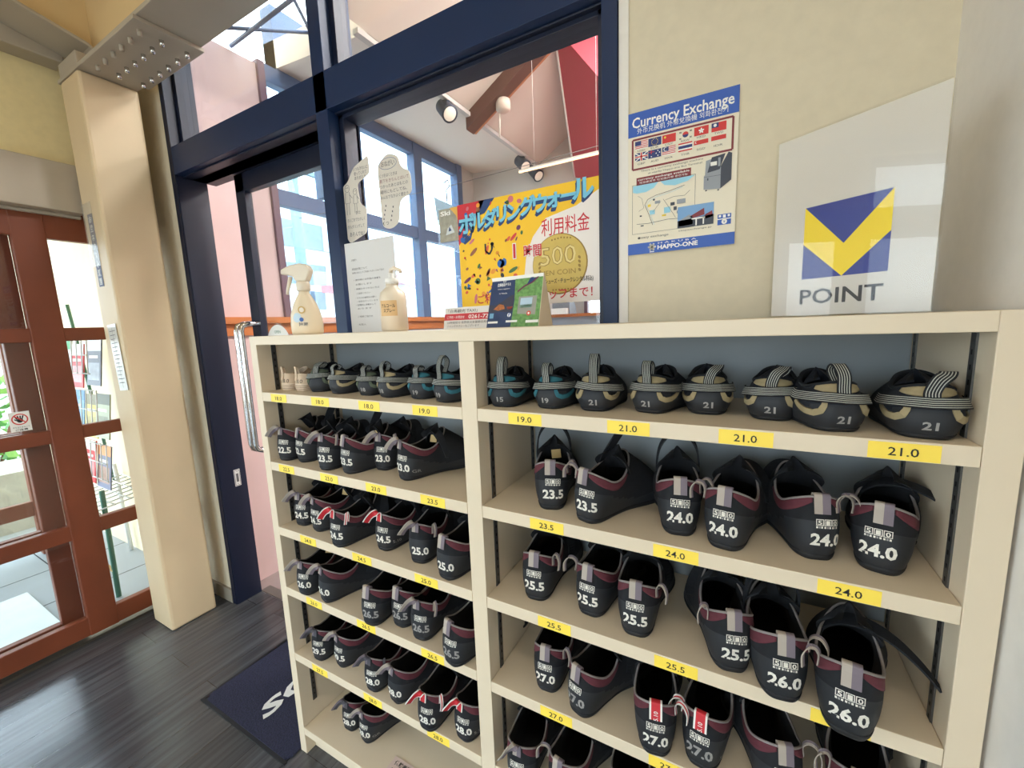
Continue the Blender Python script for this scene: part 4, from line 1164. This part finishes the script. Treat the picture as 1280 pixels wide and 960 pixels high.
AS = mir([(0, .004), (.016, .007), (.0255, .026), (.0265, .068), (.0300, .112), (.0430, .160), (.0450, .195), (.031, .232), (0, .250)])
AK = mir([(0, .006, .091), (.013, .009, .0895), (.027, .026, .080), (.0325, .052, .068), (.0325, .080, .069), (.0275, .106, .080), (.019, .126, .092), (.009, .137, .100), (0, .140, .102)])
AK = [(x * 1.16, y, z * 1.14) for x, y, z in AK]
AS = [(x * (1 + .12 * sstep(.01, .16, y)), y) for x, y in AS]
AS = [(x + .010 * sstep(.14, .25, y), y) for x, y in AS]
ADULT = Form(AS, AK, .0125, .0075, .034)
KS = mir([(0, .010), (.016, .012), (.026, .028), (.029, .055), (.032, .080), (.038, .108), (.039, .130), (.028, .153), (0, .165)])
KK = mir([(0, .018, .068), (.013, .020, .067), (.024, .031, .063), (.029, .048, .059), (.030, .064, .060), (.026, .080, .064), (.019, .092, .072), (.009, .099, .076), (0, .101, .077)])
KID = Form(KS, KK, .019, .012, .036, .38)
BS = mir([(0, .004), (.015, .006), (.023, .020), (.024, .045), (.026, .070), (.030, .095), (.030, .110), (.020, .128), (0, .136)])
BK = mir([(0, .006, .050), (.012, .008, .050), (.020, .020, .049), (.024, .038, .046), (.024, .052, .048), (.020, .066, .054), (.014, .076, .060), (.007, .081, .063), (0, .082, .064)])
BABY = Form(BS, BK, .006, .003, .034)

rubber = mat('charcoal_rubber', (31, 33, 38), 0.62, var=0.12, scale=30, bump=0.04)
suede = mat('black_suede', (22, 23, 28), 0.9, var=0.15, scale=60, bump=0.08)
inner = mat('black_lining', (10, 11, 15), 0.9, var=0.1, scale=30)
maro = mat('maroon_fabric', (92, 38, 48), 0.8, var=0.12, scale=80, bump=.05)
bind = mat('grey_binding', (136, 128, 126), 0.75, var=0.1, scale=60)
tabg = mat('tab_beige_grey', (172, 160, 148), 0.7, var=0.05); tabm = mat('tab_mauve_grey', (116, 104, 112), 0.7, var=0.05)
tabd = mat('tab_dark_grey', (74, 70, 76), 0.7, var=0.05)
tabr = mat('tab_red', (196, 36, 46), 0.6, var=0.04); tabw = mat('tab_white', (226, 222, 216), 0.6, var=0)
wht = mat('white_marker', (226, 220, 208), 0.7, var=0.12, scale=200); whf = mat('faded_marker', (150, 146, 142), 0.8, var=0.15, scale=200)
teal = mat('teal_suede', (36, 96, 108), 0.8, var=0.1, scale=60); tan = mat('tan_suede', (152, 136, 102), 0.85, var=0.12, scale=60, bump=.05)
olive = mat('olive_suede', (82, 90, 72), 0.85, var=0.1, scale=60); knavy = mat('dark_navy_fabric', (22, 26, 36), 0.85, var=0.12, scale=50)
strb = mat('black_elastic', (19, 21, 27), 0.8, var=0.05); strw = mat('white_elastic_line', (176, 176, 166), 0.7, var=0.03)
beige = mat('beige_knit', (206, 182, 156), 0.85, var=0.06, scale=60); beigs = mat('beige_rubber', (216, 196, 172), 0.6, var=0.03)
insole = mat('insole_tag', (206, 176, 120), 0.6, var=0.05)


def shell_mesh(F, name, m_rand, m_up, m_in, vr, nt_=72, nv_=15, collar=None):
    b = MB(); vs = []
    vv = [k / (nv_ - 1) for k in range(nv_)]
    for v in vv:
        for k in range(nt_): vs.append(F.P(16 * k / nt_, v))
    K = [Vector(cr(F.K, 16 * k / nt_)) for k in range(nt_)]; S = [Vector((*cr(F.S, 16 * k / nt_), 0)) for k in range(nt_)]
    cen = sum(K, Vector()) / nt_
    for k in range(nt_):
        d = (cen - K[k]); d.z = 0; vs.append(K[k] + d.normalized() * .003 - Vector((0, 0, .001)))
    for k in range(nt_):
        d = (cen - K[k]); d.z = 0; vs.append(K[k] * .55 + S[k] * .35 + Vector((cen.x, cen.y, 0)) * .10 + Vector((0, 0, .004)) + d.normalized() * .002)
    for k in range(nt_):
        q = S[k] * .80 + Vector((cen.x, cen.y + .02, 0)) * .20; q.z = .012; vs.append(q)
    fs = {}
    rows = nv_ + 3
    for r in range(rows - 1):
        for k in range(nt_):
            t = 16 * k / nt_; tt = min(t, 16 - t)
            lim = vr(tt)
            mt = m_in if r >= nv_ - 1 else (m_rand if vv[r] < lim else (collar[1] if collar and vv[r] >= collar[0](tt) else m_up))
            fs.setdefault(mt, []).append((r * nt_ + k, r * nt_ + (k + 1) % nt_, (r + 1) * nt_ + (k + 1) % nt_, (r + 1) * nt_ + k))
    fs.setdefault(m_in, []).append(tuple(range((rows - 1) * nt_, rows * nt_)))
    fs.setdefault(m_rand, []).append(tuple(range(nt_))[::-1])
    first = True
    k0 = 0; b.v = [tuple(q) for q in vs]
    for mt, fl_ in fs.items():
        i = b.m(mt)
        for f_ in fl_: b.f.append(f_); b.mi.append(i); b.sm.append(len(f_) == 4)
    return b.mesh(name)


def band_mesh(F, name, mt, t0, t1, lo, hi, off, nt_=24, nv_=4, thick=.0012):
    b = MB(); vs = []
    for o_ in (off, off - thick):
        for j in range(nv_ + 1):
            for k in range(nt_ + 1):
                t = t0 + (t1 - t0) * k / nt_; s_ = k / nt_
                v = lo(s_) + (hi(s_) - lo(s_)) * j / nv_
                vs.append(F.at(t, min(.995, v), o_))
    fs = []; W = nt_ + 1; H = (nv_ + 1) * W
    for j in range(nv_):
        for k in range(nt_):
            a = j * W + k
            fs.append((a, a + 1, a + W + 1, a + W)); fs.append((H + a, H + a + W, H + a + W + 1, H + a + 1))
    for k in range(nt_):
        a = k; fs.append((a, H + a, H + a + 1, a + 1)); a = nv_ * W + k; fs.append((a, a + 1, H + a + 1, H + a))
    for j in range(nv_):
        a = j * W; fs.append((a, a + W, H + a + W, H + a)); a = j * W + nt_; fs.append((a, H + a, H + a + W, a + W))
    b.add(vs, fs, mt, True)
    return b.mesh(name)


def sole_mesh(F, name, mt, h_=.10, off=.0012):
    b = MB(); n = 64; vs = []
    for v, o_ in ((h_, -.0005), (h_, off), (h_ * .45, off * 1.4), (0.0, off)):
        for k in range(n): q = F.at(16 * k / n, max(v, .001), o_); q.z = max(0, q.z) if v else 0; vs.append(q)
    fs = [(r * n + (k + 1) % n, r * n + k, (r + 1) * n + k, (r + 1) * n + (k + 1) % n) for r in range(3) for k in range(n)]
    fs.append(tuple(range(3 * n, 4 * n))[::-1])
    b.add(vs, fs, mt, True)
    return b.mesh(name)


def tube_collar(F, name, mt, r_=.0021):
    b = MB(); b.tube([Vector(cr(F.K, 16 * k / 48)) for k in range(48)], r_, mt, 8, closed=True); return b.mesh(name)


def one(fn, *a):
    b = MB(); fn(b, *a); return b


PRO = {}
# ---- adult shoes
PRO['upper'] = shell_mesh(ADULT, 'upper', rubber, suede, inner, lambda t: .60 if t < 2.2 else .60 - .34 * sstep(2.2, 4.5, t) + .05 * sstep(6, 8, t))
PRO['sole'] = sole_mesh(ADULT, 'sole', mat('black_sole_rubber', (20, 20, 24), .7, var=.1, scale=30))
for s_, n_ in ((1, 'a'), (-1, 'b')):
    PRO['panel' + n_] = band_mesh(ADULT, 'collar_panel', maro, s_ * .75, s_ * 4.6, lambda s: .92 - .15 * math.sin(math.pi * min(1, s * 1.05)), lambda s: .985, .0011)
PRO['binding'] = tube_collar(ADULT, 'collar_binding', bind)


def tongue_mesh(F, y0, z0, y1, z1, w_, name, mt):
    b = MB(); vs = []; N = 8
    for j in range(11):
        s = j / 10; yy = y0 + (y1 - y0) * s; zz = z0 + (z1 - z0) * s; ww = w_ * (.9 + .1 * math.sin(math.pi * s)) * math.sqrt(max(.02, 1 - (max(0, s - .4) / .6) ** 2.2 * .94))
        for o_ in (0, .004):
            for k in range(N + 1):
                x = (k / N - .5) * 2
                vs.append((x * ww, yy - .030 * x * x + o_ - .008 * math.sin(s * math.pi), zz + o_ * .4 - .014 * s * x * x))
    fs = []; W = 2 * (N + 1)
    for j in range(10):
        for k in range(N):
            a = j * W + k
            fs.append((a, a + 1, a + W + 1, a + W)); a += N + 1; fs.append((a + 1, a, a + W, a + W + 1))
        for k in (0, N):
            a = j * W + k; fs.append((a, a + W, a + W + N + 1, a + N + 1))
    for k in range(N):
        a = 10 * W + k; fs.append((a, a + 1, a + N + 2, a + N + 1))
    b.add(vs, fs, mt, True); return b.mesh(name)


PRO['tongue'] = tongue_mesh(ADULT, .142, .074, .118, .131, .040, 'tongue', suede)
b = MB(); b.prism([(-.011, 0), (.011, 0), (.011, .02), (-.011, .02)], 'y', 0, .001, insole); PRO['tagpiece'] = b.mesh('insole_tag')
b = MB()
pts = [ADULT.at(t, v, .003) for t, v in ((4.7, .52), (5.2, .66), (5.9, .80), (6.9, .88), (8, .90), (9.1, .88), (10.1, .80), (10.8, .66), (11.3, .52))]
b.ribbon(pts, [ADULT.N(t, .8).cross(Vector((1, 0, 0))) + Vector((0, .6, .8)) for t in (4.7, 5.2, 5.9, 6.9, 8, 9.1, 10.1, 10.8, 11.3)], .026, .0025, [strb])
PRO['strap_flat'] = b.mesh('strap')
b = MB()
pts = [(.036, .112, .060), (.039, .104, .095), (.033, .096, .138), (.013, .092, .168), (-.011, .092, .168), (-.032, .096, .140), (-.039, .104, .098), (-.036, .113, .062)]
b.ribbon(pts, (0, .9, .35), .015, .003, [strb]); PRO['strap_arch'] = b.mesh('strap')
b = MB()
pts = [(-.036, .115, .055), (-.030, .112, .088), (-.008, .108, .108), (.022, .104, .112), (.052, .096, .104), (.080, .088, .084), (.100, .082, .062)]
b.ribbon(pts, (0, .9, .25), [.024, .024, .024, .022, .018, .014, .008], .003, [strb]); PRO['strap_tail'] = b.mesh('strap')
b = MB()
pts = [(-.036, .115, .055), (-.030, .112, .092), (-.016, .108, .118), (.002, .112, .15), (.012, .124, .176)]
b.ribbon(pts, (.3, .9, .1), [.026, .026, .024, .022, .020], .003, [strb]); PRO['strap_up'] = b.mesh('strap')


def tab_mesh(cols, name='pull_tab', flop=0.0):
    """stitched band over the back of the heel; flop > 0 folds it out as a loose tongue"""
    F = ADULT; b = MB()
    if flop == 0:
        pts = [F.at(0, .755 + .037 * k, .0022) for k in range(6)] + [F.at(0, 1, .003) + Vector((0, .002, .003)), F.at(0, 1, 0) + Vector((0, .008, .002)), F.at(0, .9, -.006)]
        b.ribbon(pts, (1, 0, 0), .022, .0016, cols)
    else:
        base = F.at(0, .99, .002); g = 1 if flop > 0 else -1
        pts = [F.at(0, .82, .002), base + Vector((0, -.001, .003)), base + Vector((g * .004, -.006, .006)), base + Vector((g * .012, -.012, .003)), base + Vector((g * .020, -.017, -.005)), base + Vector((g * .026, -.020, -.013)), base + Vector((g * .031, -.022, -.021))]
        b.ribbon(pts, [(1, 0, 0), (1, 0, 0), (.8, -.3 * g, .2 * g), (.4, -.5 * g, .6 * g), (.0, -.6 * g, .75 * g), (0, -.6 * g, .75 * g), (0, -.6 * g, .75 * g)], .019, .0018, cols)
    return b.mesh(name)


GREY = [tabg, tabg, tabm, tabm]; REDC = [tabw, tabr, tabr, tabr, tabr, tabr, tabw]; DARK = [tabm, tabd, tabd]
for key, cols in (('g', GREY), ('r', REDC), ('d', DARK)):
    PRO['tab_' + key] = tab_mesh(cols); PRO['flopl_' + key] = tab_mesh(cols, flop=-.02); PRO['flopr_' + key] = tab_mesh(cols, flop=.02)
    for s_, n_ in ((1, 'a'), (-1, 'b')):
        b = MB(); k0 = ADULT.at(s_ * 2.1, .97, .001)
        pts = [ADULT.at(s_ * 2.0, .82, .002), k0 + Vector((s_ * .001, 0, .003)), k0 + Vector((s_ * .006, -.005, .015)), k0 + Vector((s_ * .014, -.012, .017)), k0 + Vector((s_ * .020, -.018, .006)), k0 + Vector((s_ * .019, -.021, -.010))]
        b.ribbon(pts, (.35, .85, .3), .0075, .0013, cols[1:3] if key != 'r' else [tabw, tabr, tabw]); PRO['loop%s_%s' % (n_, key)] = b.mesh('side_loop')

EMB = {}


def emblem_mesh(dx):
    # three framed squares above a row of small blocks
    if dx in EMB: return EMB[dx]
    F = ADULT; b = MB()
    fn = lambda u, v, o_=.0007: F.heel(u + dx, v, o_)
    for i, ch in enumerate('510'):
        x0 = -.0160 + i * .0109; z0 = .0600; s_ = .0100
        for (a, c_, d, e) in ((0, 0, 1, .1), (0, .9, 1, 1), (0, .1, .1, .9), (.9, .1, 1, .9)):
            b.add([fn(x0 + a * s_, z0 + c_ * s_), fn(x0 + d * s_, z0 + c_ * s_), fn(x0 + d * s_, z0 + e * s_), fn(x0 + a * s_, z0 + e * s_)], [(0, 1, 2, 3)], wht)
        text_on(b, ch, fn, x0 + s_ / 2, z0 + .0016, .0067, wht, 'c', .0055, .02)
        for j in range(3):
            xa = x0 + j * s_ / 3
            b.add([fn(xa, z0 - .0042), fn(xa + s_ / 4.2, z0 - .0042), fn(xa + s_ / 4.2, z0 - .0012), fn(xa, z0 - .0012)], [(0, 1, 2, 3)], wht if j != 1 else whf)
    EMB[dx] = b.mesh('emblem'); return EMB[dx]


b = MB(); text_on(b, '5.10', lambda u, v: ADULT.heel(u, v, .0032), .0035, .0775, .0075, tabw, 'l', .016, .01, 0, R(90)); PRO['tab_print'] = b.mesh('tab_print')
NUM = {}


def number_mesh(F, s, x, z, h, wd, off, mt, bold=.02, key=''):
    k = (key, s, x, z, h, mt.name)
    if k not in NUM:
        b = MB(); text_on(b, s, lambda u, v: F.heel(u, v, off), x, z, h, mt, 'c', wd, bold); NUM[k] = b.mesh('size_number')
    return NUM[k]


# ---- kids' shoes
for nm, colr in (('tan', tan), ('teal', teal), ('olive', olive)):
    PRO['kupper_' + nm] = shell_mesh(KID, 'upper', rubber, knavy, inner, lambda t: .52 if t < 1.5 else .52 - .2 * sstep(1.5, 3.2, t))
    PRO['klining_' + nm] = band_mesh(KID, 'heel_lining', colr, -1.9, 1.9, lambda s: .78 + .12 * (2 * s - 1) ** 2, lambda s: .985, .0011)
    for s_, n_ in ((1, 'a'), (-1, 'b')):
        b = MB(); path = [(1.0, .66), (1.03, .54), (1.15, .43), (1.5, .38), (2.0, .41), (2.6, .52), (3.3, .66)]
        pts = []
        for (a0, v0), (a1, v1) in zip(path, path[1:]):
            pts += [KID.at(s_ * (a0 + (a1 - a0) * q / 3), v0 + (v1 - v0) * q / 3, .0012) for q in range(3)]
        ws = [.0055 + .0035 * math.sin(math.pi * k / (len(pts) - 1)) for k in range(len(pts))]
        nn = [(q - Vector((0, .06, .035))).normalized() for q in pts]
        wd = []
        for k in range(len(pts)):
            t_ = (pts[min(k + 1, len(pts) - 1)] - pts[max(k - 1, 0)]).normalized(); wd.append(t_.cross(nn[k]).normalized())
        b.ribbon(pts, wd, ws, .0022, [colr]); PRO['kpatch%s_%s' % (n_, nm)] = b.mesh('side_patch')
PRO['ksole'] = sole_mesh(KID, 'sole', mat('black_sole_rubber', (30, 30, 34), .7), .08)
PRO['kbinding'] = tube_collar(KID, 'collar_binding', strb, .0026)
PRO['ktongue'] = tongue_mesh(KID, .104, .050, .092, .080, .028, 'tongue', knavy)
STR = [strb] + [strb, strw, strb] * 5 + [strb]


def strap_k(tilt):
    b = MB(); ts = [-3.6 + .3 * k for k in range(25)]
    vz = lambda t: .66 + .05 * tilt * t / 3 + .014 * min(abs(t), 2.5)
    pts = [KID.at(t, vz(t), .0056) for t in ts]
    b.ribbon(pts, [KID.at(t, vz(t) + .06, .0042) - KID.at(t, vz(t) - .06, .0042) for t in ts], .0150, .0022, STR)
    return b.mesh('heel_strap')


PRO['kstrap1'] = strap_k(1); PRO['kstrap0'] = strap_k(0); PRO['kstrap-1'] = strap_k(-1)


def loop_k(h, lean):
    b = MB(); base = KID.at(0, .86, .005)
    pts = [KID.at(0, .60, .002), KID.at(0, .72, .003), base + Vector((0, -.001, .0)), base + Vector((lean * .3, -.002, .012 + h * .3)), base + Vector((lean * .8, .004, .016 + h * .8)), base + Vector((lean, .014, .018 + h)),
           base + Vector((lean * .9, .024, .012 + h * .7)), KID.at(0, .96, -.004)]
    b.ribbon(pts, (1, 0, 0), .0165, .0018, STR); return b.mesh('pull_loop')


PRO['kloop_hi'] = loop_k(.028, 0); PRO['kloop_lo'] = loop_k(.004, 0); PRO['kloop_side'] = loop_k(.006, .016); PRO['kloop_mid'] = loop_k(.014, -.004)
# ---- tiny beige shoes
PRO['bupper'] = shell_mesh(BABY, 'upper', beigs, beige, mat('beige_lining', (176, 156, 134), .9), lambda t: .36)
b = MB()
for v in (.12, .22, .32):
    b.tube([BABY.at(16 * k / 48, v, .0006) for k in range(48)], .0014, mat('beige_groove', (180, 158, 136), .7, var=0), 6, closed=True)
PRO['bwelt'] = b.mesh('sole_welt'); PRO['bbinding'] = tube_collar(BABY, 'collar_binding', beige, .002)
b = MB(); base = BABY.at(-.4, 1, 0)
b.ribbon([BABY.at(-.4, .62, .002), BABY.at(-.4, .9, .002), base + Vector((0, -.003, .012)), base + Vector((-.001, -.004, .022)), base + Vector((0, .004, .018)), base + Vector((0, .006, 0))], (1, 0, 0), .009, .0016, [beige]); PRO['bloop'] = b.mesh('pull_loop')

SHELF = {'l1': 'top shelf of the left bay', 'l2': 'second shelf of the left bay', 'l3': 'third shelf of the left bay', 'l4': 'fourth shelf of the left bay', 'l5': 'fifth shelf of the left bay', 'l6': 'bottom of the left bay',
         'r1': 'top shelf of the right bay', 'r2': 'second shelf of the right bay', 'r3': 'third shelf of the right bay', 'r4': 'fourth shelf of the right bay', 'r5': 'fifth shelf of the right bay'}
ORD = ['first', 'second', 'third', 'fourth']


def add_part(root, name, key, label=None):
    o = put(name, PRO[key] if isinstance(key, str) else key, root)
    if label: o['label'] = label
    return o


def shoe_label(desc, side, pair, npairs, shelf):
    pn = {1: ['only'], 2: ['first', 'last'], 3: ['first', 'middle', 'last'], 4: ['first', 'second', 'third', 'last']}[npairs][pair]
    return '%s, %s of %s pair, %s' % (desc, side, pn, SHELF[shelf].replace(' of the ', ', '))


def adult(shelf, x, y, rz, size, side, pair, npairs, tab='tab', col='g', strap='flat', loop=None, num=True, emb=True, mirror=False, extra=None, tag_=False, lean=0.0, faded=False, scale=None, numx=0.0):
    cname = {'g': 'grey tabs', 'r': 'red tabs', 'd': 'dark tabs'}[col]
    t = thing('climbing_shoe', shoe_label('black shoe with %s' % cname + (' marked %s' % size if num else ''), side, pair, npairs, shelf), 'shoe', (x, y, Z[shelf] + .0004), R(rz), 'black adult climbing shoes on the rack')
    if shelf[0] == 'l' and numx == 0: numx = .011
    sc = scale or (1 + (float(size) - 24.0) * .022)
    t.scale = (-sc if mirror else sc, sc, sc)
    add_part(t, 'upper', 'upper'); add_part(t, 'sole', 'sole')
    add_part(t, 'collar_panel', 'panela', 'maroon panel'); add_part(t, 'collar_panel', 'panelb', 'maroon panel')
    add_part(t, 'collar_binding', 'binding', 'grey edging'); add_part(t, 'tongue', 'tongue'); add_part(t, 'strap', 'strap_' + strap)
    pt = add_part(t, 'pull_tab', '%s_%s' % (tab, col), {'g': 'grey striped tab', 'r': 'red and white tab', 'd': 'dark grey tab'}[col])
    if loop: add_part(t, 'side_loop', 'loop%s_%s' % (loop, col))
    if tag_:
        o = add_part(t, 'insole_tag', 'tagpiece', 'beige paper tag'); o.location = (.006, .100, .082); o.rotation_euler = (R(-20), 0, R(20))
    sgn = -1 if mirror else 1
    if num:
        me = number_mesh(ADULT, size, sgn * numx, .0280, .0195, .045, .0007, whf if faded else wht, .035, 'm' if mirror else '')
        o = add_part(t, 'size_number', me)
        if mirror: o.scale = (-1, 1, 1)
    if emb:
        o = add_part(t, 'emblem', emblem_mesh(numx))
        if mirror: o.scale = (-1, 1, 1)
    if col == 'r' and tab == 'tab':
        o = add_part(pt, 'tab_print', 'tab_print')
        if mirror: o.scale = (-1, 1, 1)
    if extra:
        me = number_mesh(ADULT, extra, sgn * .052, .024, .010, .026, .0007, whf, .0, 'e' + str(mirror)); o = add_part(t, 'side_print', me)
        if mirror: o.scale = (-1, 1, 1)
    return t


def kid(shelf, x, y, rz, size, side, pair, npairs, colr, strap=0, loop='lo', scale=1.0, mk=True):
    d = {'tan': 'tan', 'teal': 'teal', 'olive': 'olive'}[colr]
    t = thing('kids_climbing_shoe', shoe_label('kids shoe with %s patches%s' % (d, ' marked ' + size if mk else ''), side, pair, npairs, shelf), 'shoe', (x, y, Z[shelf] + .0004), R(rz), 'kids climbing shoes on the top shelf')
    t.scale = (scale,) * 3
    add_part(t, 'upper', 'kupper_' + colr); add_part(t, 'sole', 'ksole'); add_part(t, 'collar_binding', 'kbinding'); add_part(t, 'tongue', 'ktongue')
    add_part(t, 'heel_lining', 'klining_' + colr, d + ' heel lining'); add_part(t, 'side_patch', 'kpatcha_' + colr, d + ' patch'); add_part(t, 'side_patch', 'kpatchb_' + colr, d + ' patch')
    add_part(t, 'heel_strap', 'kstrap%d' % strap, 'striped elastic strap'); add_part(t, 'pull_loop', 'kloop_' + loop, 'striped pull loop')
    if mk: add_part(t, 'size_number', number_mesh(KID, size, 0, .0135, .0105, .0155, .0007, whf, .03, 'k'))
    return t


def baby(shelf, x, y, rz, side, pair):
    t = thing('kids_climbing_shoe', shoe_label('small beige shoe marked 18.0', side, pair, 4, shelf), 'shoe', (x, y, Z[shelf] + .0004), R(rz), 'small beige shoes')
    add_part(t, 'upper', 'bupper'); add_part(t, 'sole_welt', 'bwelt'); add_part(t, 'collar_binding', 'bbinding'); add_part(t, 'pull_loop', 'bloop')
    add_part(t, 'size_number', number_mesh(BABY, '18.0', .006, .024, .011, .026, .0006, black, .0, 'b'))


LF, RT = 'left', 'right'
# top shelves: kids
baby('l1', -.690, .042, 2, LF, 0); baby('l1', -.630, .046, -2, RT, 0)
kid('l1', -.545, .046, 22, '18', LF, 1, 4, 'olive', 1, 'side', 1.0, False); kid('l1', -.462, .036, -8, '18', RT, 1, 4, 'tan', 0, 'lo', .98, False)
kid('l1', -.345, .040, 6, '18', LF, 2, 4, 'olive', 0, 'lo', .95); kid('l1', -.272, .034, -10, '18', RT, 2, 4, 'tan', 0, 'mid', .98)
kid('l1', -.165, .040, 2, '19', LF, 3, 4, 'teal', 0, 'lo', .98); kid('l1', -.082, .024, -14, '19', RT, 3, 4, 'teal', 0, 'hi', 1.0)
kid('r1', .084, .020, 6, '15', LF, 0, 4, 'teal', 0, 'hi', .98); kid('r1', .180, .036, -4, '19', RT, 0, 4, 'teal', 1, 'mid', .98)
kid('r1', .277, .040, 4, '21', LF, 1, 4, 'tan', -1, 'hi', 1.02); kid('r1', .371, .056, -12, '21', RT, 1, 4, 'tan', 0, 'mid', 1.02)
kid('r1', .474, .076, 6, '21', LF, 2, 4, 'tan', 0, 'side', 1.02); kid('r1', .565, .062, -8, '21', RT, 2, 4, 'tan', 1, 'side', 1.02)
kid('r1', .652, .016, 14, '21', LF, 3, 4, 'tan', -1, 'mid', 1.04); kid('r1', .740, .010, -4, '21', RT, 3, 4, 'tan', 0, 'side', 1.04)
# left bay
adult('l2', -.700, .018, 6, '22.5', LF, 0, 3, 'flopl', strap='flat'); adult('l2', -.640, .032, -16, '22.5', RT, 0, 3, 'tab', strap='up')
adult('l2', -.500, .010, 4, '23.5', LF, 1, 3, 'flopl', loop='a', strap='flat'); adult('l2', -.420, .018, -14, '23.5', RT, 1, 3, 'tab', strap='up', tag_=True)
adult('l2', -.345, .075, 6, '23.0', LF, 2, 3, 'flopl', loop='a'); adult('l2', -.238, .045, -18, '23.0', RT, 2, 3, 'flopl', extra='GR', strap='tail', tag_=True)
adult('l3', -.675, .032, 6, '24.5', LF, 0, 3, 'flopl'); adult('l3', -.600, .030, -12, '24.5', RT, 0, 3, 'flopl', tag_=True)
adult('l3', -.462, -.006, -8, '24.5', LF, 1, 3, 'flopl', col='r', loop='a'); adult('l3', -.325, .036, -4, '24.5', RT, 1, 3, 'flopl', col='r', strap='arch', extra='5.10')
adult('l3', -.190, .030, 8, '25.0', LF, 2, 3, 'flopl', emb=False, loop='a'); adult('l3', -.088, .006, -10, '25.0', RT, 2, 3, 'tab', emb=False)
adult('l4', -.645, -.004, 4, '26.0', LF, 0, 3, 'flopl', tag_=True, emb=True); adult('l4', -.560, .004, -14, '26.0', RT, 0, 3, 'flopl', emb=False, tag_=True)
adult('l4', -.352, -.008, 3, '26.5', LF, 1, 3, 'tab', faded=True); adult('l4', -.275, .025, -4, '26.5', RT, 1, 3, 'tab', faded=True)
adult('l4', -.190, .012, 2, '26.5', LF, 2, 3, 'flopl', loop='a', faded=True); adult('l4', -.070, -.016, -14, '26.5', RT, 2, 3, 'tab', faded=True)
adult('l5', -.635, .012, 4, '29.5', LF, 0, 3, 'flopl', col='d', scale=1.02); adult('l5', -.555, .028, -14, '29.5', RT, 0, 3, 'flopl', scale=1.02)
adult('l5', -.390, .008, 0, '28.0', LF, 1, 3, 'flopl', col='d', loop='a', scale=1.03); adult('l5', -.305, .012, -12, '28.0', RT, 1, 3, 'flopl', emb=False, tag_=True, scale=1.03)
adult('l5', -.168, -.012, 0, '28.0', LF, 2, 3, 'flopl', col='r', loop='a', scale=1.03); adult('l5', -.068, .010, -8, '28.0', RT, 2, 3, 'flopl', col='r', extra='5.10', scale=1.03)
adult('l6', -.590, .060, 2, '28.0', LF, 0, 1, 'flopl', col='d', scale=1.03); adult('l6', -.513, .058, -12, '28.0', RT, 0, 1, 'flopl', col='g', extra='GR', scale=1.03)
# right bay
adult('r2', .185, .040, 18, '23.5', LF, 0, 3, 'tab', strap='arch', numx=.006, tag_=True, loop='a'); adult('r2', .262, .018, -20, '23.5', RT, 0, 3, 'tab', strap='up', loop='b', numx=.010)
adult('r2', .436, .038, 10, '24.0', LF, 1, 3, 'tab', strap='arch', loop='a'); adult('r2', .505, .020, -10, '24.0', RT, 1, 3, 'tab', loop='b')
adult('r2', .640, .048, 14, '24.0', LF, 2, 3, 'tab', strap='flat', loop='a', numx=.008); adult('r2', .711, .044, -14, '24.0', RT, 2, 3, 'tab', strap='tail', loop='b', numx=-.004)
adult('r3', .143, .034, 6, '25.5', LF, 0, 3, 'tab', loop='a', faded=False); adult('r3', .262, .038, -6, '25.5', RT, 0, 3, 'tab', loop='b', emb=True)
adult('r3', .362, .022, 4, '25.5', LF, 1, 3, 'tab', loop='a'); adult('r3', .528, .012, 14, '25.5', RT, 1, 3, 'tab', loop='b', numx=.004, strap='flat')
adult('r3', .598, -.014, 8, '26.0', LF, 2, 3, 'tab', loop='a', strap='arch'); adult('r3', .672, -.040, -8, '26.0', RT, 2, 3, 'tab', loop='b', strap='tail')
adult('r4', .165, .030, 4, '27.0', LF, 0, 3, 'tab', loop='a', scale=1.02); adult('r4', .243, .010, -20, '27.0', RT, 0, 3, 'tab', faded=True, scale=1.02)
adult('r4', .406, -.004, 10, '27.0', LF, 1, 3, 'tab', col='r', loop='a', extra=None, scale=1.03); adult('r4', .480, .010, -8, '27.0', RT, 1, 3, 'tab', col='r', loop='b', extra='5.10', faded=True, scale=1.03)
adult('r4', .610, .010, 16, '27.5', LF, 2, 3, 'tab', loop='a', scale=1.03); adult('r4', .705, .010, -8, '27.5', RT, 2, 3, 'tab', loop='b', scale=1.03)
adult('r5', .112, -.020, 4, '28.0', LF, 0, 2, 'flopl', col='g', scale=1.03); adult('r5', .205, -.010, -8, '28.0', RT, 0, 2, 'tab', col='g', loop='b', scale=1.03)
adult('r5', .345, .020, 4, '28.5', LF, 1, 2, 'tab', col='g', scale=1.03); adult('r5', .430, .020, -8, '28.5', RT, 1, 2, 'tab', col='g', scale=1.03)

# the small printed caution lines on the rack top stay with their things; nothing else is added
for o in COL.objects:
    if o.parent is None and o.type == 'MESH' and 'kind' not in o and 'category' not in o:
        o['kind'] = 'structure'
